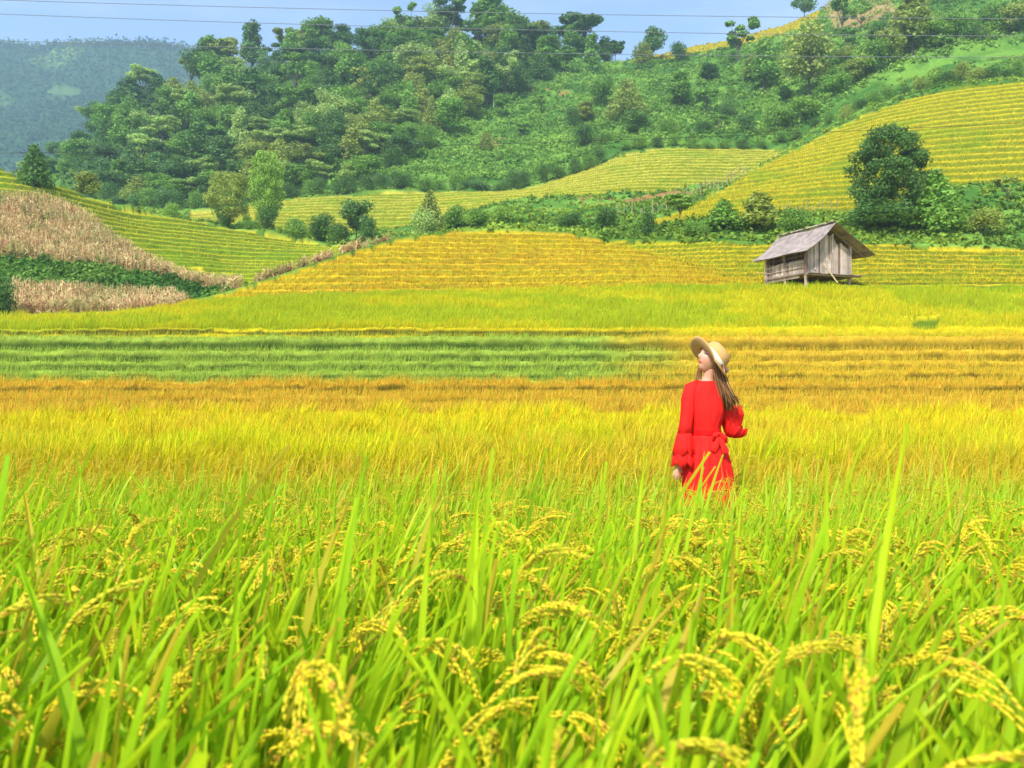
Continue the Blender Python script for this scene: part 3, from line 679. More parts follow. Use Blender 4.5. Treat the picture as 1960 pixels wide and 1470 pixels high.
def findY(u, v, y0=145, y1=300):
    """depth at which the ground of column u is seen at photo row v"""
    ys = np.arange(y0, y1, .5); vv = nearest(VV, np.full(len(ys), u), ys); i = int(np.argmin(np.abs(vv - v))); return float(ys[i])
DK, MD, LT, OL, BL, YG_ = C(104, 146, 66), C(140, 184, 74), C(194, 220, 118), C(172, 188, 84), C(120, 162, 86), C(160, 200, 78)
TONE = {'dark': DK, 'mid green': MD, 'pale green': LT, 'olive': OL, 'blue green': BL, 'bright green': YG_}
SHAPE = {'round': 'rounded', 'tall': 'narrow', 'cone': 'conical', 'umbrella': 'flat-topped', 'airy': 'thin', 'shrub': 'low', 'big': 'broad'}
def px_tree(u, vb, vt, wpx, kind, tone, label, name=None, Y=None, yr=(145, 300), n=2600, leaf=.035, group=None, var=None):
    Y = Y or findY(u, vb, *yr)
    cat = 'shrub' if kind == 'shrub' else 'tree'
    return place_tree(name or {'shrub': 'shrub', 'cone': 'conical_tree', 'umbrella': 'flat_topped_tree'}.get(kind, 'broadleaf_tree'), kind, var if var is not None else int(rng.integers(0, 6)), u, Y, (vb - vt) / F * Y, wpx / F * Y,
               np.clip(TONE[tone] * rng.uniform(.92, 1.1), 0, .8), label, cat, group, n, leaf)
# individually seen trees
px_tree(1703, 462, 278, 162, 'big', 'dark', 'big dark green tree with a dense crown standing behind the wooden hut', Y=67.0, n=20000, leaf=.015, var=0)
px_tree(1788, 474, 362, 100, 'cone', 'mid green', 'grey green bushy tree leaning against the right side of the big dark tree', Y=65.4, n=5000, leaf=.03)
px_tree(1690, 476, 425, 170, 'shrub', 'dark', 'dark shrubs in the shade at the foot of the big dark tree', Y=66.2, n=4000, leaf=.03)
px_tree(1930, 402, 350, 44, 'airy', 'olive', 'small thin shrub on the right hillside above the weeds', 'shrub', Y=71)
px_tree(1452, 464, 388, 58, 'tall', 'olive', 'olive slender young tree left of the hut roof', Y=66.5)
px_tree(1385, 462, 404, 66, 'cone', 'mid green', 'rounded green bush at the foot of the right hill, second left of the hut', 'shrub', Y=67.5)
px_tree(1302, 446, 386, 62, 'umbrella', 'bright green', 'small bright light green tree beside the red soil plot', Y=73)
px_tree(1240, 462, 410, 46, 'shrub', 'dark', 'dark bush just above the right end of the golden mound', Y=68)
px_tree(1330, 462, 432, 60, 'shrub', 'mid green', 'low bush between the light green tree and the rice terraces', Y=66.6)
px_tree(1520, 464, 424, 70, 'shrub', 'mid green', 'low green bush directly behind the left end of the hut roof', Y=66.6)
px_tree(1880, 480, 430, 90, 'shrub', 'olive', 'low olive bush at the right above the upper rice terrace', Y=64.4)
px_tree(822, 430, 346, 48, 'cone', 'olive', 'olive cone shaped tree in the middle field, centre left', Y=96)
px_tree(815, 452, 398, 66, 'shrub', 'pale green', 'pale leafy bush at the foot of the cone shaped tree', Y=92)
px_tree(868, 450, 402, 60, 'shrub', 'mid green', 'green bush right of the pale leafy bush behind the mound', Y=92)
px_tree(915, 444, 404, 64, 'shrub', 'mid green', 'bush above the top of the golden mound', Y=91)
px_tree(965, 442, 408, 60, 'shrub', 'bright green', 'yellowish bush above the highest point of the golden mound', Y=90)
px_tree(1090, 446, 416, 60, 'shrub', 'dark', 'dark low bush above the right shoulder of the golden mound', Y=87)
px_tree(1160, 458, 420, 60, 'shrub', 'dark', 'dark low bush left of the bare stakes plot', Y=82)
px_tree(683, 476, 394, 66, 'round', 'blue green', 'grey green round tree behind the left shoulder of the golden mound', Y=97)
px_tree(612, 472, 420, 74, 'shrub', 'dark', 'dark bush left of the grey green round tree', Y=98)
px_tree(566, 462, 424, 60, 'shrub', 'mid green', 'green bush at the right of the bright tree base', Y=99)
px_tree(650, 476, 436, 60, 'shrub', 'dark', 'dark bush between the grey green round tree and its left neighbour', Y=96)
px_tree(704, 474, 426, 46, 'shrub', 'dark', 'dark bush just right of the grey green round tree', Y=96)
px_tree(511, 446, 300, 78, 'big', 'bright green', 'tall bright yellow green tree standing in front of the wood', Y=101, n=11000, leaf=.017, var=3)
px_tree(512, 452, 405, 44, 'shrub', 'dark', 'dark undergrowth at the base of the tall bright tree', Y=100)
px_tree(436, 432, 322, 92, 'big', 'olive', 'round crowned soft green tree left of the tall bright tree', Y=102, n=12001, leaf=.016, var=2)
px_tree(428, 436, 402, 34, 'shrub', 'dark', 'small dark bush below the round crowned tree', Y=101)
px_tree(475, 440, 408, 30, 'shrub', 'mid green', 'tiny round bush between the two field trees', Y=101.5)
px_tree(66, 366, 280, 52, 'cone', 'dark', 'small dark tree alone on the crest of the left hillside', Y=86)
px_tree(172, 370, 312, 50, 'round', 'olive', 'brownish olive bush just behind the left crest', 'shrub', Y=94)
px_tree(326, 420, 386, 40, 'shrub', 'bright green', 'small green bush beyond the crest of the left terraces', Y=100)
px_tree(8, 602, 520, 60, 'shrub', 'dark', 'dark bush at the left edge below the lower corn strip', Y=49)
# skyline trees
SKYT = [(248,196,128,72,'cone','dark','dark pointed tree standing up from the left shoulder of the wood'),
 (398,160,66,50,'tall','mid green','tall tree at the left end of the wood skyline'),
 (432,152,76,58,'umbrella','olive','first flat topped tree on the wood skyline, right of the tall one'),
 (482,140,84,46,'airy','olive','thin crowned skyline tree against the distant mountain'),
 (560,120,52,62,'airy','olive','lone open crowned tree over the left part of the skyline'),
 (610,108,38,66,'round','mid green','rounded skyline tree below the upper power lines'),
 (782,84,8,60,'airy','mid green','spreading open tree on the skyline, left of the tallest ones'),
 (866,80,-2,72,'umbrella','blue green','layered flat topped tree on the skyline near the photo centre'),
 (938,80,-12,74,'tall','mid green','tallest skyline tree, cut by the top edge of the photo'),
 (985,90,20,60,'round','mid green','round tree on the skyline right of the tallest one'),
 (1030,100,40,54,'round','olive','olive round tree in the skyline gap'),
 (1112,112,22,112,'umbrella','blue green','wide umbrella shaped tree at the right end of the wood skyline'),
 (1178,118,74,44,'umbrella','dark','small dark palm like tree at the very end of the wood'),
 (1247,118,54,48,'round','blue green','single dark rounded tree on the saddle between the hills'),
 (1300,118,80,40,'shrub','dark','dark bushes right of the lone saddle tree'),
 (1412,118,32,84,'airy','mid green','forked tree with sparse flat foliage before the skyline rice'),
 (1540,40,-14,42,'round','blue green','small tree standing alone on the skyline rice'),
 (1612,70,-16,58,'airy','mid green','tall sparse tree right of the lone skyline tree'),
 (1728,76,-20,56,'tall','dark','tall thin dark trunked tree near the top right')]
for (u_, vb, vt, w_, k_, t_, lb) in SKYT: px_tree(u_, vb, vt, w_, k_, t_, lb, yr=(190, 246), n=2600)
SLOPE = [(1462,172,78,52,'tall','mid green'),(1548,190,46,110,'round','olive'),(1560,150,60,70,'round','mid green'),(1655,170,96,80,'round','mid green'),(1460,150,96,60,'tall','olive'),
 (1200,226,144,70,'cone','olive'),(1150,206,150,60,'round','mid green'),(1300,206,140,46,'tall','mid green'),(1355,216,146,60,'airy','mid green'),(1395,222,180,50,'shrub','dark'),
 (1218,296,236,56,'round','dark'),(1095,246,200,46,'shrub','dark'),(962,226,188,44,'umbrella','mid green'),(930,282,244,30,'cone','olive'),(1120,280,236,70,'shrub','dark'),(1160,282,246,60,'shrub','mid green'),
 (1540,252,204,70,'round','bright green'),(1595,240,196,70,'round','mid green'),(1640,226,170,64,'round','olive'),(1700,200,120,60,'round','olive'),(1745,190,60,70,'tall','olive'),(1790,170,96,70,'round','bright green'),
 (1830,160,90,60,'round','mid green'),(1895,110,30,44,'round','mid green'),(1930,150,84,70,'round','olive'),(1475,282,212,60,'shrub','mid green'),(1430,286,244,60,'shrub','dark'),(1505,276,230,56,'round','mid green'),
 (1350,284,250,60,'shrub','dark'),(1280,286,248,64,'shrub','mid green'),(1670,214,160,60,'shrub','dark'),(1860,150,100,50,'shrub','dark'),(1950,140,92,50,'shrub','dark'),(1620,100,50,50,'airy','mid green'),(1690,110,50,60,'round','dark'),(1810,100,60,50,'airy','mid green')]
for i in range(16): SLOPE.append((int(rng.uniform(1000, 1950)), 0, 0, int(rng.uniform(28, 50)), ['round', 'shrub', 'tall', 'airy'][i % 4], ['mid green', 'dark', 'olive', 'bright green'][int(rng.integers(0, 4))]))
SL = []
for (u_, vb, vt, w_, k_, t_) in SLOPE:
    if vb == 0:
        lo2 = np.interp(u_, [1000, 1150, 1500, 1700, 1950], [350, 300, 280, 190, 140]); vb = rng.uniform(max(np.interp(u_, [1000, 1190, 1500, 1700], [200, 125, 70, 10]) + 12, 20), lo2 - 8); vt = vb - w_ * rng.uniform(.9, 1.4)
    SL.append((u_, vb, vt, w_, k_, t_))
def ordn(i):
    W = ['first', 'second', 'third', 'fourth', 'fifth', 'sixth', 'seventh', 'eighth', 'ninth', 'tenth', 'eleventh', 'twelfth', 'thirteenth', 'fourteenth', 'fifteenth', 'sixteenth', 'seventeenth', 'eighteenth', 'nineteenth', 'twentieth']
    return W[i] if i < 20 else str(i + 1) + {1: 'st', 2: 'nd', 3: 'rd'}.get((i + 1) % 10, 'th')
def place_rows(lst, rows, where, group, yr, n=3000):
    """lst of (u, vb, vt, w, kind, tone); rows = [(vmax, 'row name')] by height of the foot"""
    buckets = {}
    for t in lst:
        nm = next(nm for vm, nm in rows if t[1] <= vm); buckets.setdefault((nm, t[4], t[5]), []).append(t)
    for (nm, k_, tn), L in buckets.items():
        L.sort()
        for i, (u_, vb, vt, w_, _, _) in enumerate(L):
            what = 'bush' if k_ == 'shrub' else 'tree'
            tn = tn.replace(' ', '-')
            if len(L) == 1: lb = f'only {tn} {SHAPE[k_]} {what} {nm} of {where}'
            elif i == 0: lb = f'leftmost {tn} {SHAPE[k_]} {what} {nm} of {where}'
            elif i == len(L) - 1: lb = f'rightmost {tn} {SHAPE[k_]} {what} {nm} of {where}'
            else: lb = f'{ordn(i)} {tn} {SHAPE[k_]} {what} from the left {nm} of {where}'
            px_tree(u_, vb, vt, w_, k_, tn.replace('mid-', 'mid ').replace('pale-', 'pale ').replace('blue-', 'blue ').replace('bright-', 'bright '), lb, yr=yr, n=n, leaf=.027, group=group)
place_rows(SL, [(110, 'near the top'), (175, 'in the upper part'), (235, 'in the middle'), (999, 'along the foot')], 'the green slope', 'trees scattered over the open green slope', (150, 236))
# the wood
WOOD = [(30,342),(60,300),(140,298),(190,250),(250,206),(330,176),(400,152),(520,120),(600,100),(780,68),(950,58),(1080,90),(1150,116),(1185,120),(1120,150),(1000,170),(960,200),(900,236),(850,262),(790,288),(760,318),(700,352),(560,366),(540,392),(430,408),(340,410),(260,392),(200,380),(120,352)]
rnd2 = random.Random(5); WL = []; tries = 0
while len(WL) < 232 and tries < 60000:
    tries += 1; u_ = rnd2.uniform(20, 1190); v_ = rnd2.uniform(56, 412)
    if not inpoly(np.array([u_]), np.array([v_]), WOOD)[0]: continue
    mind = 30 if tries < 20000 else (24 if tries < 40000 else 20)
    if any(((u_ - a[0])) ** 2 + ((v_ - a[1]) * 1.25) ** 2 < mind ** 2 for a in WL): continue
    nz = float(fbm(u_ / 130, v_ / 110, 2)); q = rnd2.random()
    k_ = 'round' if q < .46 else 'tall' if q < .66 else 'umbrella' if q < .76 else 'shrub' if q < .84 else 'airy' if q < .92 else 'cone'
    t_ = rnd2.choice(['dark', 'dark', 'mid green', 'blue green', 'mid green']) if nz > .5 else rnd2.choice(['mid green', 'olive', 'pale green', 'mid green', 'olive', 'dark'])
    if k_ == 'umbrella' and v_ > 200: t_ = 'pale green'
    if k_ == 'shrub': t_ = rnd2.choice(['dark', 'mid green'])
    sc_ = 1.0 + .25 * (v_ - 100) / 300; hh = {'round': 62, 'tall': 80, 'umbrella': 60, 'shrub': 40, 'cone': 66, 'airy': 78}[k_] * rnd2.uniform(.7, 1.25); ww = {'round': 60, 'tall': 44, 'umbrella': 66, 'shrub': 56, 'cone': 48, 'airy': 62}[k_] * rnd2.uniform(.7, 1.3)
    if v_ < 140: hh *= .8
    if v_ > 330: hh *= .8
    if u_ < 160: hh *= .62; ww *= .8
    WL.append((u_, v_, v_ - hh, ww, k_, t_))
place_rows(WL, [(120, 'on the crest'), (175, 'in the top part'), (225, 'in the upper middle'), (275, 'in the middle'), (325, 'in the lower middle'), (370, 'in the low part'), (999, 'at the foot')], 'the wood', 'trees of the wood on the hill', (149, 246), n=3200)
# belt of bushes between the wood, the green slope and the middle field
BELT = []
for i, u_ in enumerate(np.linspace(560, 1150, 22)):
    vb = np.interp(u_, [560, 700, 990, 1080, 1160], [374, 366, 364, 340, 308]); w_ = rnd2.uniform(34, 60)
    BELT.append((u_ + rnd2.uniform(-8, 8), vb, vb - rnd2.uniform(22, 44), w_, 'shrub', rnd2.choice(['dark', 'dark', 'mid green', 'blue green'])))
for i, u_ in enumerate(np.linspace(1190, 1560, 12)):
    vb = np.interp(u_, [1190, 1300, 1450, 1560], [294, 280, 280, 262]); w_ = rnd2.uniform(30, 50)
    BELT.append((u_ + rnd2.uniform(-8, 8), vb, vb - rnd2.uniform(16, 28), w_, 'shrub', rnd2.choice(['dark', 'mid green'])))
for i, u_ in enumerate(np.linspace(1590, 1955, 14)):
    vb = np.interp(u_, [1590, 1700, 1800, 1960], [244, 196, 166, 144]); w_ = rnd2.uniform(34, 56)
    BELT.append((u_ + rnd2.uniform(-8, 8), vb, vb - rnd2.uniform(22, 40), w_, 'shrub', rnd2.choice(['dark', 'mid green', 'olive'])))
for i, u_ in enumerate(np.linspace(60, 540, 18)):
    vb = np.interp(u_, [60, 150, 250, 340, 450, 540], [352, 372, 402, 416, 408, 384]); w_ = rnd2.uniform(34, 56)
    BELT.append((u_ + rnd2.uniform(-8, 8), vb, vb - rnd2.uniform(22, 44), w_, 'shrub', rnd2.choice(['dark', 'blue green', 'mid green'])))
place_rows([b for b in BELT if b[0] < 1180], [(999, 'in the belt')], 'bushes under the wood', 'shrubs along the foot of the wood', (144, 160))
place_rows([b for b in BELT if 1180 <= b[0] < 1580], [(999, 'in the belt')], 'bushes behind the knoll', 'shrubs behind the low knoll', (147, 160))
place_rows([b for b in BELT if b[0] >= 1580], [(999, 'in the hedge')], 'the right hill top', 'shrubs along the top of the tall rice hill', (112, 140))

u = rng.uniform(1540, 1830, 9000); Y = rng.uniform(150, 240, 9000); m = nearest(K, u, Y) == 14
corn('dry_corn', 'tan dry corn patch high on the slope near the top right', u[m], Y[m], (1.2, 2.2))
# ------------------------------------------------------------------ wooden hut on stilts
def wood_mat(name, base, rough=.85, streak=(14, 14, 1.2)):
    m, t = new_mat(name); N = t.nodes.new; L = t.links.new
    at = N('ShaderNodeAttribute'); at.attribute_name = 'Col'
    tc = N('ShaderNodeTexCoord'); mp = N('ShaderNodeMapping'); mp.inputs['Scale'].default_value = streak
    nz = N('ShaderNodeTexNoise'); nz.inputs['Scale'].default_value = 2.2; nz.inputs['Detail'].default_value = 6
    L(tc.outputs['Object'], mp.inputs[0]); L(mp.outputs[0], nz.inputs['Vector'])
    n2 = N('ShaderNodeTexNoise'); n2.inputs['Scale'].default_value = 1.7; n2.inputs['Detail'].default_value = 3; L(tc.outputs['Object'], n2.inputs['Vector'])
    ad = N('ShaderNodeMath'); ad.operation = 'ADD'; L(nz.outputs[0], ad.inputs[0]); L(n2.outputs[0], ad.inputs[1])
    mr = N('ShaderNodeMapRange'); mr.inputs[1].default_value = .7; mr.inputs[2].default_value = 1.3; mr.inputs[3].default_value = .62; mr.inputs[4].default_value = 1.3; L(ad.outputs[0], mr.inputs[0])
    mm = N('ShaderNodeMix'); mm.data_type = 'RGBA'; mm.blend_type = 'MULTIPLY'; mm.inputs[0].default_value = 1
    L(at.outputs['Color'], mm.inputs[6]); L(mr.outputs[0], mm.inputs[7])
    p = N('ShaderNodeBsdfPrincipled'); p.inputs['Roughness'].default_value = rough; p.inputs['Specular IOR Level'].default_value = .15
    L(mm.outputs[2], p.inputs['Base Color']); o = N('ShaderNodeOutputMaterial'); L(p.outputs[0], o.inputs[0]); return m
M_WOOD = wood_mat('weathered_wood', None)
M_ROOF = wood_mat('fibre_cement_sheet', None, .9, (2, 2, 2))
HR = R(21); hg = Vector((math.cos(HR), math.sin(HR), 0)); hs = Vector((-math.sin(HR), math.cos(HR), 0)); hz = Vector((0, 0, 1))
HO = Vector((16.81, 46.0, 0)); HZ = ground_pt(1560, 46.8)[2] + .05
hut = empty('wooden_hut', (HO.x, HO.y, HZ), HR, 'small weathered plank hut on stilts with a grey corrugated gable roof', 'hut')
GW, SL_, ZF, ZE, ZP = 3.3, 3.45, 7.64 - HZ, 8.90 - HZ, 10.46 - HZ     # gable width, length, floor, wall top, ridge heights (hut frame)
hr = random.Random(3)
def wcol(k=1.0):
    t = hr.random(); c = np.array(C(150, 134, 122)) * (1 - t) + np.array(C(196, 180, 164)) * t
    if hr.random() < .2: c = np.array(C(128, 104, 88))
    return tuple(c * k * (1.25 + .35 * (hr.random() - .5)))
PKX = GW * .47
def roof_z(x):      # underside height of the roof at gable coordinate x (slightly sagging sheets)
    if x < PKX: t = (PKX - x) / (PKX + .5); zz = ZP - (ZP - (8.76 - HZ)) * t; return zz - .16 * math.sin(math.pi * t)
    t = (x - PKX) / (GW + 1.15 - PKX); return ZP - (ZP - (8.74 - HZ)) * t - .05 * math.sin(math.pi * t)
def planks(b, p0, ux, length, z0, ztop, thick, skip=(), wr=(.14, .24), inset=0):
    """vertical boards along ux from p0; ztop is a function of the coordinate"""
    p0 = Vector(p0); ux = Vector(ux); nrm = Vector((-ux.y, ux.x, 0)); x = 0
    i = 0
    while x < length - .02:
        w = min(hr.uniform(*wr), length - x); dz = hr.uniform(-.03, .05); za, zb = ztop(x), ztop(x + w - .012)
        if i in skip: x += w; i += 1; continue
        c = wcol(); off = nrm * hr.uniform(-.008, .012)
        a = p0 + ux * x + off; q = p0 + ux * (x + w - .014) + off; zz = z0 + dz * .6
        dd = hr.uniform(0, .05)
        pts = [a + hz * zz, q + hz * zz, q + hz * (zb - dd), a + hz * (za - dd)]; pts2 = [p + nrm * thick for p in pts]
        b.add(pts + pts2, [(0, 1, 2, 3), (7, 6, 5, 4), (0, 4, 5, 1), (1, 5, 6, 2), (2, 6, 7, 3), (3, 7, 4, 0)], c)
        x += w; i += 1
X, Yv = Vector((1, 0, 0)), Vector((0, 1, 0))
b = MB(); cut = lambda x: min(roof_z(x) - .03, 99)
def gtop(x): return roof_z(x) - (.05 if x < GW * .46 else (.42 + .12 * math.sin(x * 9) if x < GW * .72 else .30))
planks(b, (0, 0, 0), X, GW, ZF + .02, gtop, .025)
for xx, z_a, z_b in ((GW * .50, .9, 2.2), (GW * .57, 1.25, 2.35), (.62, .2, 1.6), (1.02, .0, 1.9), (1.42, .3, 1.2)):
    b.box((xx, -.035, ZF + z_a), (.10, 0, 0), (0, .028, 0), (0, 0, min(z_b, roof_z(xx) - ZF - .1) - z_a), wcol(1.25))
b.build('gable_wall', M_WOOD, hut)
b = MB(); planks(b, (0, SL_, 0), -Yv, SL_, ZF - .02, lambda x: ZF + .80, .022, wr=(.12, .2))
for z_, h_ in ((.60, .07), (.02, .07), (.30, .03)): b.box((-.045, 0, ZF + z_), (.03, 0, 0), (0, SL_, 0), (0, 0, h_), wcol(.85))
for z_ in (.98,): b.box((-.03, .05, ZF + z_), (.03, 0, 0), (0, SL_ - .1, 0), (0, 0, .05), wcol(.6))
b.box((-.05, .5, ZF - .24), (.03, 0, 0), (0, SL_ - .5, 0), (0, 0, .2), wcol(.9))
b.build('side_wall', M_WOOD, hut, loc=None)
b = MB(); planks(b, (GW, 0, 0), Yv, SL_, ZF, lambda x: ZF + 1.15, .022); b.build('side_wall', M_WOOD, hut)
b = MB(); planks(b, (GW, SL_, 0), -X, GW, ZF, lambda x: roof_z(GW - x) - .04, .022); b.build('back_wall', M_WOOD, hut)
for (px_, py_, w_) in ((-.05, -.06, .15), (-.06, SL_ * .5, .11), (-.05, SL_ - .05, .13), (GW - .08, -.04, .12), (GW - .08, SL_ - .05, .12)):
    b = MB(); top = roof_z(px_ + .05) - .02
    b.box((px_, py_, ZF - .3), (w_, 0, 0), (0, w_, 0), (0, 0, top - ZF + .3), wcol(1.05)); b.build('corner_post', M_WOOD, hut)
for (px_, py_, r_) in ((0, 0, .085), (0, SL_ * .5, .07), (0, SL_ - .1, .07), (GW - .1, .05, .085), (GW - .1, SL_ - .1, .08), (GW * .5, SL_ * .5, .07), (GW * .5, SL_ - .1, .07)):
    b = MB(); b.tube([(px_, py_, -.35), (px_ + .01, py_, ZF * .5), (px_, py_, ZF - .06)], [r_ * 1.05, r_, r_ * .95], 9, wcol(1.0)); b.build('stilt', M_WOOD, hut)
b = MB(); x = -.12
while x < GW + .55:
    w = hr.uniform(.16, .24); b.box((x, -.42 + hr.uniform(-.04, .04), ZF - .05), (w - .012, 0, 0), (0, SL_ + .45, 0), (0, 0, .035), wcol(.95)); x += w
b.box((-.2, -.30, ZF - .15), (GW + .65, 0, 0), (0, .09, 0), (0, 0, .095), wcol(.8)); b.box((-.2, SL_ - .2, ZF - .15), (GW + .5, 0, 0), (0, .09, 0), (0, 0, .095), wcol(.8))
b.build('floor_platform', M_WOOD, hut)
# corrugated roof sheets: real ripples running down the slope
def slope(x0, x1, ya, yb, col, name, th=.012):
    n = int((yb - ya) / .03); m_ = 9; top = []
    for i in range(n + 1):
        y = ya + (yb - ya) * i / n; rip = .014 * math.cos(2 * math.pi * y / .12)
        row = []
        for j in range(m_ + 1):
            x = x0 + (x1 - x0) * j / m_; lap = .012 * (1 if (j * 2 // m_) % 2 else 0)
            wv = .02 * math.sin(y * 2.3 + x)
            row.append(Vector((x, y, roof_z(x) + .055 + rip + lap + wv)))
        top.append(row)
    b = MB(); b.rings(top, closed=False, col=col)
    return b.build(name, M_ROOF, hut, solid=.014)
rc = np.array(C(176, 162, 154)) * .86; rd_ = np.array(C(150, 140, 120))
slope(PKX + .03, -.52, -.72, SL_ + .75, tuple(rc), 'roof_sheet')
slope(PKX - .03, GW + 1.15, -.78, SL_ + .7, tuple(rd_), 'roof_sheet')
for x in (-.35, PKX - .75, PKX - .05, PKX + .9, GW + .75):
    b = MB(); b.tube([(x, -.66, roof_z(x) - .01), (x, SL_ + .6, roof_z(x) - .01)], .035, 7, wcol(.7)); b.build('purlin', M_WOOD, hut)
for (yy_) in (-.05, SL_):
    for (xa, xb) in ((-.45, PKX), (PKX, GW + 1.05)):
        b = MB(); pts = [(xa + (xb - xa) * t, yy_, roof_z(xa + (xb - xa) * t) - .05) for t in (0, .25, .5, .75, 1)]; b.tube(pts, .04, 7, wcol(.7)); b.build('rafter', M_WOOD, hut)
y = -.6; i = 0
b = MB()
while y < SL_ + .6:          # ridge cap: short curved tiles laid end to end, a few lifted
    l = hr.uniform(.22, .34); dz = hr.uniform(0, .035); rings = []
    for yy_ in (y, y + l):
        rings.append([Vector((PKX + math.cos(a) * .11, yy_, ZP + .075 + dz + math.sin(a) * .07)) for a in np.linspace(math.pi, 0, 7)])
    b.rings(rings, closed=False, col=wcol(.95))
    y += l - .02
b.build('ridge_cap', M_ROOF, hut, solid=.012)
b = MB(); b.tube([(1.05, -.25, ZF + .55), (1.75, -.62, -.02)], [.028, .034], 7, tuple(np.array(C(206, 186, 140)) * 1.2)); b.build('leaning_pole', M_WOOD, hut)
b = MB(); b.tube([(-.05, SL_ - .6, ZF + .28), (-1.0, SL_ - .5, ZF + .30)], [.035, .02], 7, wcol(.7)); b.build('beam_end', M_WOOD, hut)
b = MB(); b.tube([(-.06, SL_ * .62, ZF + 1.18), (-.12, SL_ * .42, ZF + .62)], .02, 6, wcol(1.1)); b.build('brace', M_WOOD, hut)

# ------------------------------------------------------------------ fences, stakes, poles, power lines
def fence(pts, label, hgt, rail=True, lean=.08, gap=None):
    """pts: (u, Y)"""
    g0 = ground_pt(*pts[0]); t = empty('stake_fence', g0, 0, label, 'fence'); tops = []
    for (u_, Y_) in pts:
        g = ground_pt(u_, Y_); h_ = hgt * hr.uniform(.6, 1.15); r_ = .0006 * Y_
        a = Vector(g) - Vector(g0); e = a + Vector((hr.uniform(-lean, lean) * h_, hr.uniform(-lean, lean) * h_, h_))
        b = MB(); b.tube([a - hz * .3, (a + e) / 2, e], [r_, r_ * .9, r_ * .75], 6, tuple(np.array(C(178, 160, 130)) * hr.uniform(.7, 1.2))); b.build('stake', M_WOOD, t); tops.append(a.lerp(e, .62))
    if rail: b = MB(); b.tube(tops, .0003 * Y_ * .8, 5, C(150, 135, 105)); b.build('rail', M_WOOD, t)
    return t
us = np.linspace(1334, 1432, 13); fence([(u_, float(np.interp(u_, UG, FE[6][0])) + 2.0) for u_ in us], 'line of thin pale stakes climbing the edge between the knoll and the right hill', 1.7)
us = np.linspace(1474, 1602, 15); fence([(u_, 70.6) for u_ in us], 'row of thin stakes at the foot of the right hill above the hut roof', 1.0, rail=False)
us = np.linspace(1186, 1340, 17); fence([(u_ + hr.uniform(-4, 4), 88 + hr.uniform(-3, 4)) for u_ in us], 'scattered bare stakes standing in the weedy red soil plot', 1.5, rail=False, lean=.15)
def pole(u_, vb, vt, Y_, lb):
    g = ground_pt(u_, Y_); h_ = (vb - vt) / F * Y_; t = empty('utility_pole', g, 0, lb, 'pole')
    b = MB(); b.tube([(0, 0, -.5), (0, 0, h_)], [.16, .11], 8, C(190, 190, 180)); b.build('post', M_PAINT, t)
    b = MB(); b.tube([(-.8, 0, h_ - .5), (.8, 0, h_ - .5)], .06, 6, C(150, 150, 145)); b.build('crossarm', M_PAINT, t)
pole(945, 192, 140, 196.0, 'slim concrete pole at the upper right edge of the wood')
pole(995, 132, 98, 224.0, 'pale slim pole among the trees below the umbrella shaped tree')
M_WIRE = leaf_mat('cable', 0.0, .5, .3)
def wire(pts, Yd, r_, label, col=C(130, 134, 146)):
    """cable through photo points at depth Yd, running on past both frame edges"""
    b = MB(); b.tube([(PX(u_, Yd), Yd, float(Zv(v_, Yd))) for u_, v_ in pts], r_, 6, col)
    return tag(b.build('power_line', M_WIRE), label, 'power line', 'power lines crossing above the valley')
def ser(f_, a=-500, b=2500, n=40): return [(u_, f_(u_)) for u_ in np.linspace(a, b, n)]
q3 = lambda xs, ys: (lambda c: (lambda u_: float(np.polyval(c, u_))))(np.polyfit(xs, ys, 2))
wire(ser(q3([0, 700, 1350, 1960], [0, 19, 31, 36])), 34, .0125, 'highest power line, along the very top edge of the photo')
wire(ser(q3([0, 650, 1350, 1960], [27, 48, 64, 69])), 35, .0125, 'second power line from the top, crossing the sky')
wire(ser(q3([0, 700, 1350, 1960], [78, 96, 106, 110])), 36, .012, 'third power line from the top, grazing the distant mountain skyline')
wire(ser(q3([0, 700, 1260, 1960], [293, 282, 265, 235])), 44, .014, 'lowest power line, sagging across the foot of the wood and right hill', C(60, 70, 60))
# ------------------------------------------------------------------ the woman
WY = 5.72
def W(u_, v_, d=0.0): return Vector(((u_ - CX) / F * WY, WY + d, EYE + (CY - v_) / F * WY))
MPP = WY / F                                           # metres per photo pixel at her distance
M_SKIN = leaf_mat('skin', 0.0, .5, .35); M_DRESS = leaf_mat('red_cloth', 0.06, .75, .15, bump=((16, 16, 5), .9, .03)); M_HAIR = leaf_mat('hair', 0.0, .6, .15); M_STRAW = leaf_mat('straw', 0.0, .75, .15, noise=(260, .10))
WB = Vector((W(1352, 0).x, WY, float(gz(WY))))
lady = empty('person', WB, 0, 'woman in a red long dress and straw hat standing in the rice, looking up left', 'person')
def toL(p): return Vector(p) - WB
hfw = Vector((-.80, -.42, .42)).normalized(); hup0 = Vector((.48, .05, .86)); hsd = hfw.cross(hup0).normalized(); hup = hsd.cross(hfw).normalized()
HC = toL(W(1361.0, 686.5, .0))
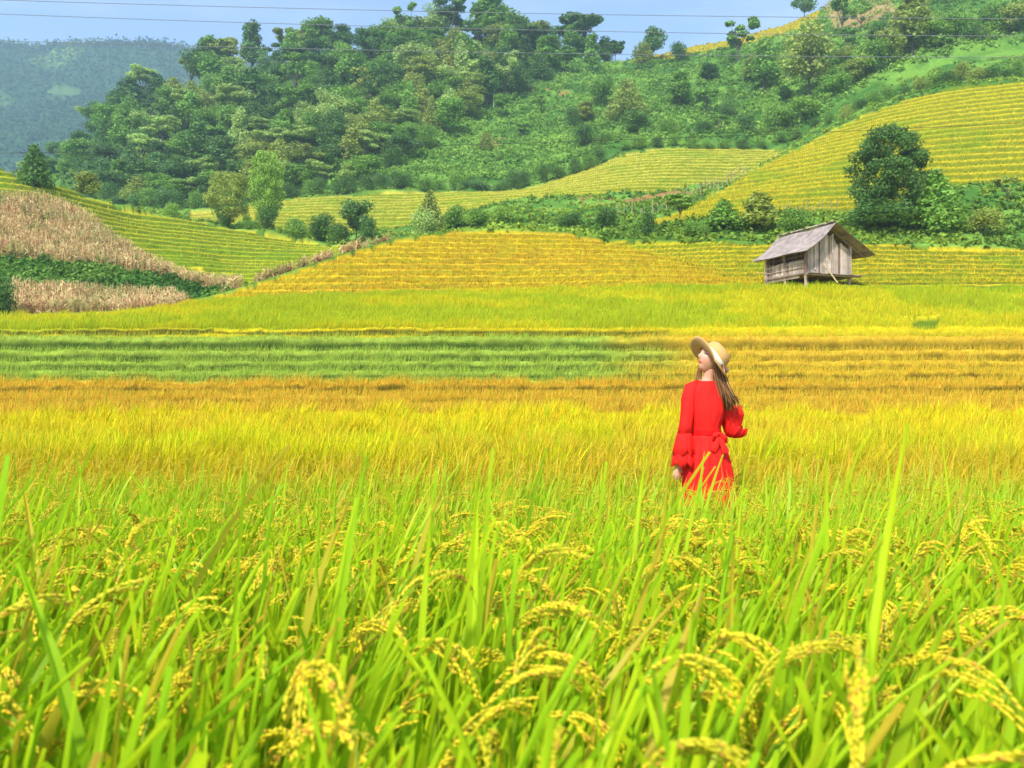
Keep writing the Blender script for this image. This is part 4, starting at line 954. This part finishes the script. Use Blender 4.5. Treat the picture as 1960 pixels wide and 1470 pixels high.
# --- body: rough closed volumes, then fused into one continuous surface
b = MB()
def ball_head(b):
    nv, nu = 40, 56; rings = []
    for i in range(1, nv):
        th = math.pi * i / nv; ring = []
        for j in range(nu):
            ph = 2 * math.pi * j / nu
            x, y, z = math.sin(th) * math.sin(ph), math.sin(th) * math.cos(ph), math.cos(th)      # side, forward, up
            sx, sy, sz = .074, .094, .112
            if z < 0: k = 1 - .34 * (-z) ** 1.3; sx *= k; sy *= (1 - .10 * (-z)) if y > 0 else (1 - .45 * (-z))
            px_, py_, pz_ = x * sx, y * sy, z * sz
            if y > 0:
                g = lambda cx, cz, wx, wz: math.exp(-((px_ - cx) / wx) ** 2 - ((pz_ - cz) / wz) ** 2)
                py_ += .022 * g(0, -.030, .011, .016) + .010 * g(0, -.008, .008, .022) + .008 * g(0, -.060, .018, .009) + .012 * g(0, -.095, .022, .018)
                py_ -= .009 * (g(.030, .002, .015, .011) + g(-.030, .002, .015, .011)); py_ += .005 * g(0, .03, .05, .012)
                py_ += .004 * (g(.040, -.035, .02, .02) + g(-.040, -.035, .02, .02))
            ring.append(HC + hsd * px_ + hfw * py_ + hup * pz_)
        rings.append(ring)
    b.rings(rings, cap0=True, cap1=True)
ball_head(b)
ear = HC - hsd * .072 * (1 if hsd.y > 0 else -1) - hfw * .012 - hup * .018
b.tube([ear + hup * .028, ear + hup * .008, ear - hup * .024], [.008, .011, .006], 8)
def limb(pts, n=14): b.tube([toL(W(*p[:3])) for p in pts], [p[3] for p in pts], n)
limb([(1359, 706, .0, .043), (1357, 722, .01, .041), (1353, 742, .02, .056)])
limb([(1353, 738, .02, .055), (1353, 752, .02, .095), (1352, 785, .02, .105), (1352, 825, .02, .092), (1353, 870, .02, .125), (1354, 905, .02, .12)], 20)
limb([(1350, 748, .02, .045), (1322, 750, .0, .047), (1314, 790, -.03, .038), (1308, 822, -.045, .033), (1300, 860, -.05, .027), (1296, 884, -.05, .0215)])
limb([(1356, 750, .02, .045), (1388, 758, .03, .045), (1398, 795, .05, .038), (1403, 826, .06, .032), (1397, 780, .07, .028), (1389, 728, .07, .020)])
for sx in (1336, 1372): limb([(sx + 4, 895, .02, .085), (sx, 985, .02, .055), (sx, 1060, .03, .042), (sx, 1078, .03, .034)])
for sx in (1336, 1372): limb([(sx, 1080, .07, .03), (sx, 1082, .0, .038), (sx, 1084, -.08, .03)], 10)
# left hand: palm, four relaxed fingers and a thumb
def fing(pts, rs): b.tube([toL(W(*p)) for p in pts], rs, 8)
limb([(1296, 881, -.05, .021), (1294.5, 890, -.05, .023), (1293, 898, -.05, .022)], 10)
fing([(1288.5, 897, -.06), (1286.3, 905, -.065), (1286.5, 912, -.06)], [.0085, .008, .006])
fing([(1291.2, 899, -.066), (1289.6, 908, -.07), (1290.5, 916.5, -.064)], [.0088, .008, .006])
fing([(1294.2, 899, -.062), (1293.6, 908.5, -.066), (1295.5, 916.5, -.058)], [.0088, .008, .006])
fing([(1297.0, 898, -.052), (1297.8, 906, -.052), (1299.6, 912.5, -.046)], [.008, .0075, .0055])
fing([(1296.5, 890, -.04), (1301.0, 897, -.032), (1303.2, 903.5, -.034)], [.010, .0085, .0065])
# right hand closing on the back of the hat brim
limb([(1389, 728, .07, .020), (1388, 720, .05, .021), (1387, 713, .03, .020)], 10)
for i, (du, dv) in enumerate(((4.2, -1.0), (4.6, -3.6), (3.6, -6.2), (1.8, -8.4))):
    fing([(1387 + du * .6, 714 + dv, .03), (1387 + du * 1.4, 712 + dv, -.005), (1383 + du, 710 + dv, -.022)], [.0085, .0078, .0058])
fing([(1385, 716, .03), (1381, 712, .035), (1379, 707, .03)], [.0095, .008, .006])
tmp_me = bpy.data.meshes.new('tmp_body'); tmp_me.from_pydata(b.v, [], b.f)
tmp = bpy.data.objects.new('tmp_body', tmp_me); COL.objects.link(tmp)
rm = tmp.modifiers.new('r', 'REMESH'); rm.mode = 'VOXEL'; rm.voxel_size = .0034; rm.use_smooth_shade = True
sm_ = tmp.modifiers.new('s', 'SMOOTH'); sm_.factor = .5; sm_.iterations = 3
dg = bpy.context.evaluated_depsgraph_get(); body_me = bpy.data.meshes.new_from_object(tmp.evaluated_get(dg)); body_me.name = 'body'
bpy.data.objects.remove(tmp); bpy.data.meshes.remove(tmp_me)
co = np.zeros(len(body_me.vertices) * 3); body_me.vertices.foreach_get('co', co); co = co.reshape(-1, 3)
rel = co - np.array(HC); hx = rel @ np.array(hsd); hy = rel @ np.array(hfw); hzv = rel @ np.array(hup)
skin = np.array([.60, .31, .20]); cc = np.tile(skin, (len(co), 1)); face = (hy > .045) & (np.abs(hx) < .07) & (np.abs(hzv) < .125)
gs = lambda cx, cz, wx, wz: np.exp(-((hx - cx) / wx) ** 2 - ((hzv - cz) / wz) ** 2) * face
def paint(mask, c): cc[:] = mix(cc, np.array(c), np.clip(mask, 0, 1))
paint(.55 * (gs(.042, -.032, .02, .016) + gs(-.042, -.032, .02, .016)), (.80, .30, .22))
paint(2.2 * gs(0, -.0615, .017, .0062), (.60, .05, .04))
paint(1.8 * (gs(.030, .004, .014, .0035) + gs(-.030, .004, .014, .0035)), (.03, .02, .02))
paint(1.3 * (gs(.031, .022, .018, .0035) + gs(-.031, .022, .018, .0035)), (.14, .08, .05))
a = body_me.color_attributes.new('Col', 'FLOAT_COLOR', 'POINT'); a.data.foreach_set('color', np.column_stack([cc, np.ones(len(cc))]).astype(np.float32).ravel())
body_me.materials.clear(); link('body', body_me, M_SKIN, lady)
# --- clothing
RED_ = (.80, .016, .012)
wr = np.random.default_rng(9)
def cring(ul, ur, v_, dr, d0=.02, fold=0.0, nf=11, ph=0, n=72, dv=0.0):
    c = toL(W((ul + ur) / 2, v_, d0)); rx = (ur - ul) / 2 * MPP; out = []
    for j in range(n):
        a = 2 * math.pi * j / n; k = 1 + fold * (math.sin(nf * a + ph) + .5 * math.sin(2.3 * nf * a + 1.7 * ph + 1) + .4 * math.sin(5 * a + ph))
        out.append(c + Vector((math.cos(a) * rx * k, math.sin(a) * dr * k, dv * math.sin(2 * a + ph))))
    return out
bod = [(1337, 1369, 730, .060), (1321, 1383, 734, .078), (1313.5, 1391, 741, .090), (1313, 1395, 754, .098), (1316, 1395, 768, .106), (1320, 1390, 782, .112), (1322, 1386, 796, .112), (1324, 1381, 810, .105), (1325.5, 1379, 822, .098), (1325, 1379, 830, .098)]
b = MB(); b.rings([cring(l, r_, v_, dr, fold=.007 + .014 * (i > 4), ph=i * .15, nf=7) for i, (l, r_, v_, dr) in enumerate(bod)], col=RED_)
b.build('bodice', M_DRESS, lady, smooth=True, solid=.006)
ski = [(1324.5, 1379.5, 829, .099, .004), (1323, 1383, 838, .110, .012), (1320, 1388, 850, .126, .018), (1316, 1394, 866, .142, .022), (1312, 1398, 884, .155, .028), (1308, 1402, 905, .165, .034), (1305, 1405, 928, .178, .040), (1301, 1409, 960, .19, .046), (1296, 1414, 1000, .21, .05), (1292, 1418, 1040, .225, .055), (1290, 1420, 1058, .23, .055)]
b = MB(); b.rings([cring(l, r_, v_, dr, fold=fo * 1.5, ph=i * .10, nf=9, n=120) for i, (l, r_, v_, dr, fo) in enumerate(ski)], col=RED_); b.build('skirt', M_DRESS, lady, smooth=True, solid=.005)
b = MB(); b.rings([cring(1323.8, 1380.5, v_, .1035, fold=.006, nf=5, ph=v_) for v_ in (821.5, 824, 827, 830, 832.5)], col=(.72, .006, .006)); b.build('sash', M_DRESS, lady, smooth=True, solid=.006)
# bow at the back of the waist
b = MB()
def ribbon(pts, w0, w1, col):
    rows = []
    for i, p in enumerate(pts):
        t = i / (len(pts) - 1); d = Vector(pts[min(i + 1, len(pts) - 1)]) - Vector(pts[max(i - 1, 0)]); sdv = d.cross(Vector((0, 1, 0))).normalized() * (w0 + (w1 - w0) * t) / 2
        rows.append([Vector(p) - sdv, Vector(p) + Vector((0, -.006, 0)), Vector(p) + sdv])
    b.rings(rows, closed=False, col=col)
kx, kv, kd = 1368.0, 829.0, -.088
P = lambda du, dv, dd: toL(W(kx + du, kv + dv, kd + dd))
ribbon([P(0, 0, 0), P(-4, -1, -.03), P(-9, 3, -.035), P(-10, 9, -.02), P(-5, 7, -.012), P(0, 1, -.005)], .030, .044, RED_)
ribbon([P(0, 0, 0), P(5, 1, -.03), P(11, 7, -.035), P(13, 15, -.015), P(8, 13, -.008), P(1, 2, -.005)], .030, .046, RED_)
ribbon([P(0, 1, -.01), P(-2, 12, -.035), P(-8, 24, -.045), P(-13, 31, -.045)], .026, .050, RED_)
ribbon([P(0, 1, -.01), P(5, 14, -.035), P(9, 25, -.045), P(12, 34, -.050)], .026, .048, RED_)
b.tube([P(-2, -2.5, -.016), P(0, 0, -.026), P(2, 3, -.016)], [.008, .013, .008], 8, RED_)
b.build('bow', M_DRESS, lady, smooth=False, solid=.0015)
def sleeve(path, n=28, fold=.02, nf=4, name='sleeve', solid=.005, col=RED_, hem=0.0, hnf=7):
    """path: (u, v, d, radius x, radius depth, fold)"""
    rings = []; pts = [toL(W(*p[:3])) for p in path]; up = None
    for i, p in enumerate(pts):
        d = (pts[min(i + 1, len(pts) - 1)] - pts[max(i - 1, 0)]).normalized()
        sx = Vector((1, 0, 0)); sx = (sx - d * sx.dot(d)).normalized(); sy = d.cross(sx).normalized(); rx, ry, fo = path[i][3], path[i][4], path[i][5]
        ring = []
        for j in range(n):
            a = 2 * math.pi * j / n; k = 1 + fo * (math.sin(hnf * a + .6) + .6 * math.sin((hnf + 4) * a + 2.0) + .7 * math.sin((2 * hnf + 3) * a + i * .2))
            ring.append(p + sx * math.cos(a) * rx * k + sy * math.sin(a) * ry * k + d * (hem * math.sin(hnf * a + 1.2) * (1 if i == len(pts) - 1 else 0)))
        rings.append(ring)
    bb = MB(); bb.rings(rings, col=col); return bb.build(name, M_DRESS, lady, smooth=True, solid=solid)
sleeve([(1338, 738, .01, .042, .052, 0), (1324, 744.5, .0, .053, .058, 0), (1317, 765, -.01, .050, .056, .01), (1314, 790, -.03, .046, .050, .015), (1309.5, 815, -.045, .043, .046, .01), (1306.5, 833, -.048, .047, .048, .01)])
sleeve([(1307, 829, -.048, .048, .049, .01), (1307, 838, -.05, .058, .056, .015), (1306, 852, -.05, .068, .064, .03), (1305.5, 868, -.05, .078, .074, .05)], n=90, hem=.012, name='sleeve_ruffle', solid=.003)
sleeve([(1306.5, 842, -.05, .055, .052, .01), (1305.5, 862, -.05, .070, .066, .03), (1305, 878, -.05, .081, .074, .045), (1304.5, 889, -.05, .088, .080, .065)], n=90, hem=.013, name='sleeve_ruffle', solid=.003)
sleeve([(1372, 742, .02, .045, .055, 0), (1386, 752, .03, .052, .058, .01), (1393, 775, .04, .050, .054, .01), (1399, 805, .05, .045, .048, .015), (1402, 824, .055, .046, .047, .01), (1404, 834, .06, .034, .034, .01), (1404, 838, .06, .012, .012, 0)])
# bell cuff slipped down the raised forearm
sleeve([(1404, 836, .065, .014, .014, .0), (1405, 828, .065, .050, .044, .02), (1405, 812, .065, .068, .056, .06), (1405.5, 796, .065, .076, .060, .10), (1404, 780, .065, .062, .058, .12)], n=90, hem=.008, name='sleeve_ruffle', solid=.003)
sleeve([(1407, 838, .06, .016, .014, .0), (1410, 831, .055, .055, .046, .04), (1414, 824, .05, .066, .054, .10), (1418, 816, .045, .058, .056, .12)], n=90, hem=.008, name='sleeve_ruffle', solid=.003)
# --- hair: many tapering strands
b = MB(); hc = lambda t: tuple(np.array([.10, .040, .016]) * (1 - t) + np.array([.50, .27, .12]) * t)
def strand(pts, r0, t): b.tube([toL(W(*p)) for p in pts], [r0 * k for k in (.8, 1.0, .95, .75, .25)][:len(pts)], 5, hc(t))
for i in range(150):
    q = wr.random(); dd = wr.uniform(-.085, .0); j = wr.normal() * 1.4
    s0 = (1362 + 18 * q + j, 676 + 26 * q + wr.normal() * 2, dd * .9 - .005); s1 = (1365 + 17 * q + j, 704 + 14 * q, dd - .008); s2 = (1367 + 21 * q + j, 728 + 10 * q, dd - .02)
    s3 = (1373 + 26 * q + j, 752 + 6 * q, dd - .025); e_ = (1379 + 31 * q + wr.normal() * 1.6, 776 - 10 * q * q + wr.normal() * 4 + (6 if .15 < q < .6 else 0), dd - .01)
    strand([s0, s1, s2, s3, e_], .0052 * wr.uniform(.7, 1.3), wr.random() ** 1.5 * (.4 + .6 * q))
for i in range(90):       # framing the face and over the crown
    q = wr.random(); w_ = wr.uniform(0, 1)
    strand([(1352 + 8 * q, 664 + 3 * q, -.045 - .02 * w_), (1360 + 9 * q, 672 + 4 * q, -.078), (1363.5 + 12 * q, 688, -.086), (1365 + 13 * q, 706, -.082), (1366 + 15 * q, 728, -.075)], .0052, wr.random() * .4 * (1 - q * .7))
for i in range(26):       # stray hairs
    q = wr.random(); strand([(1368 + 12 * q, 716, -.09), (1374 + 14 * q, 738, -.10), (1382 + 18 * q, 758, -.10 + wr.normal() * .01), (1388 + 26 * q + wr.normal() * 3, 776 + wr.normal() * 5, -.09 + wr.normal() * .02), (1390 + 30 * q + wr.normal() * 4, 786 + wr.normal() * 5, -.08)], .0016, wr.random())
for i in range(30):       # lock hanging on the far side of the neck
    q = wr.random()
    strand([(1341 + 9 * q, 704, .075), (1339 + 9 * q, 712, .08), (1337 + 10 * q, 721, .075), (1334 + 13 * q + wr.normal(), 730, .06), (1328 + 20 * q, 734 + wr.normal(), .045)], .0035, wr.random() * .6)
b.build('hair', M_HAIR, lady, smooth=True)
# --- hat
hn = Vector((.80, -.02, .60)).normalized(); hx1 = Vector((.60, 0, -.80)); hx1 = (hx1 - hn * hx1.dot(hn)).normalized(); hy1 = hn.cross(hx1); BC = toL(W(1358.5, 689, .0))
TW = -1 if hy1.y > 0 else 1
def hring(r_, h_, sx=1.0, wob=0.0): return [BC + hn * (h_ + wob * math.cos(2 * (2 * math.pi * j / 64)) + wob * 5.0 * max(0, -math.cos(2 * math.pi * j / 64)) ** .7 * TW * math.sin(2 * math.pi * j / 64)) + hx1 * math.cos(2 * math.pi * j / 64) * r_ * sx + hy1 * math.sin(2 * math.pi * j / 64) * r_ for j in range(64)]
ST = (.58, .34, .14)
b = MB(); b.rings([hring(.098, .012), hring(.120, .004), hring(.150, -.002, 1, .004), hring(.178, -.004, 1, .008), hring(.191, -.002, 1, .010), hring(.194, .002, 1, .010)], col=ST)
hat = b.build('hat', M_STRAW, lady, smooth=True, solid=.005)
b = MB(); b.rings([hring(.102, .010), hring(.102, .035), hring(.100, .066), hring(.092, .096), hring(.073, .115), hring(.044, .122), hring(.012, .118)], cap1=True, col=(.60, .33, .12)); b.build('crown', M_STRAW, hat, smooth=True, solid=.004)
b = MB(); b.rings([hring(.1065, .012), hring(.1065, .028), hring(.1060, .046)], col=(.82, .76, .60)); b.build('hat_band', M_PAINT, hat, smooth=True, solid=.003)
ep = HC - hsd * .072 * (1 if hsd.y > 0 else -1) - hfw * .010 - hup * .048
b = MB(); b.tube([ep + hup * .006, ep + hup * .003, ep - hup * .003, ep - hup * .006], [.002, .0055, .0055, .002], 10, (.85, .82, .78)); b.build('earring', M_PAINT, lady, smooth=True)
# haze: one even volume around everything but the sky
hb = MB(); hb.box((-1900, -60, -3.2), (3800, 0, 0), (0, 1500, 0), (0, 0, 560), (1, 1, 1))
hm, ht_ = new_mat('haze'); pv = ht_.nodes.new('ShaderNodeVolumePrincipled'); pv.inputs['Color'].default_value = (.58, .76, 1.0, 1); pv.inputs['Density'].default_value = .00045; pv.inputs['Anisotropy'].default_value = .2
ho_ = ht_.nodes.new('ShaderNodeOutputMaterial'); ht_.links.new(pv.outputs[0], ho_.inputs[1])
tag(hb.build('haze', hm), kind='stuff')
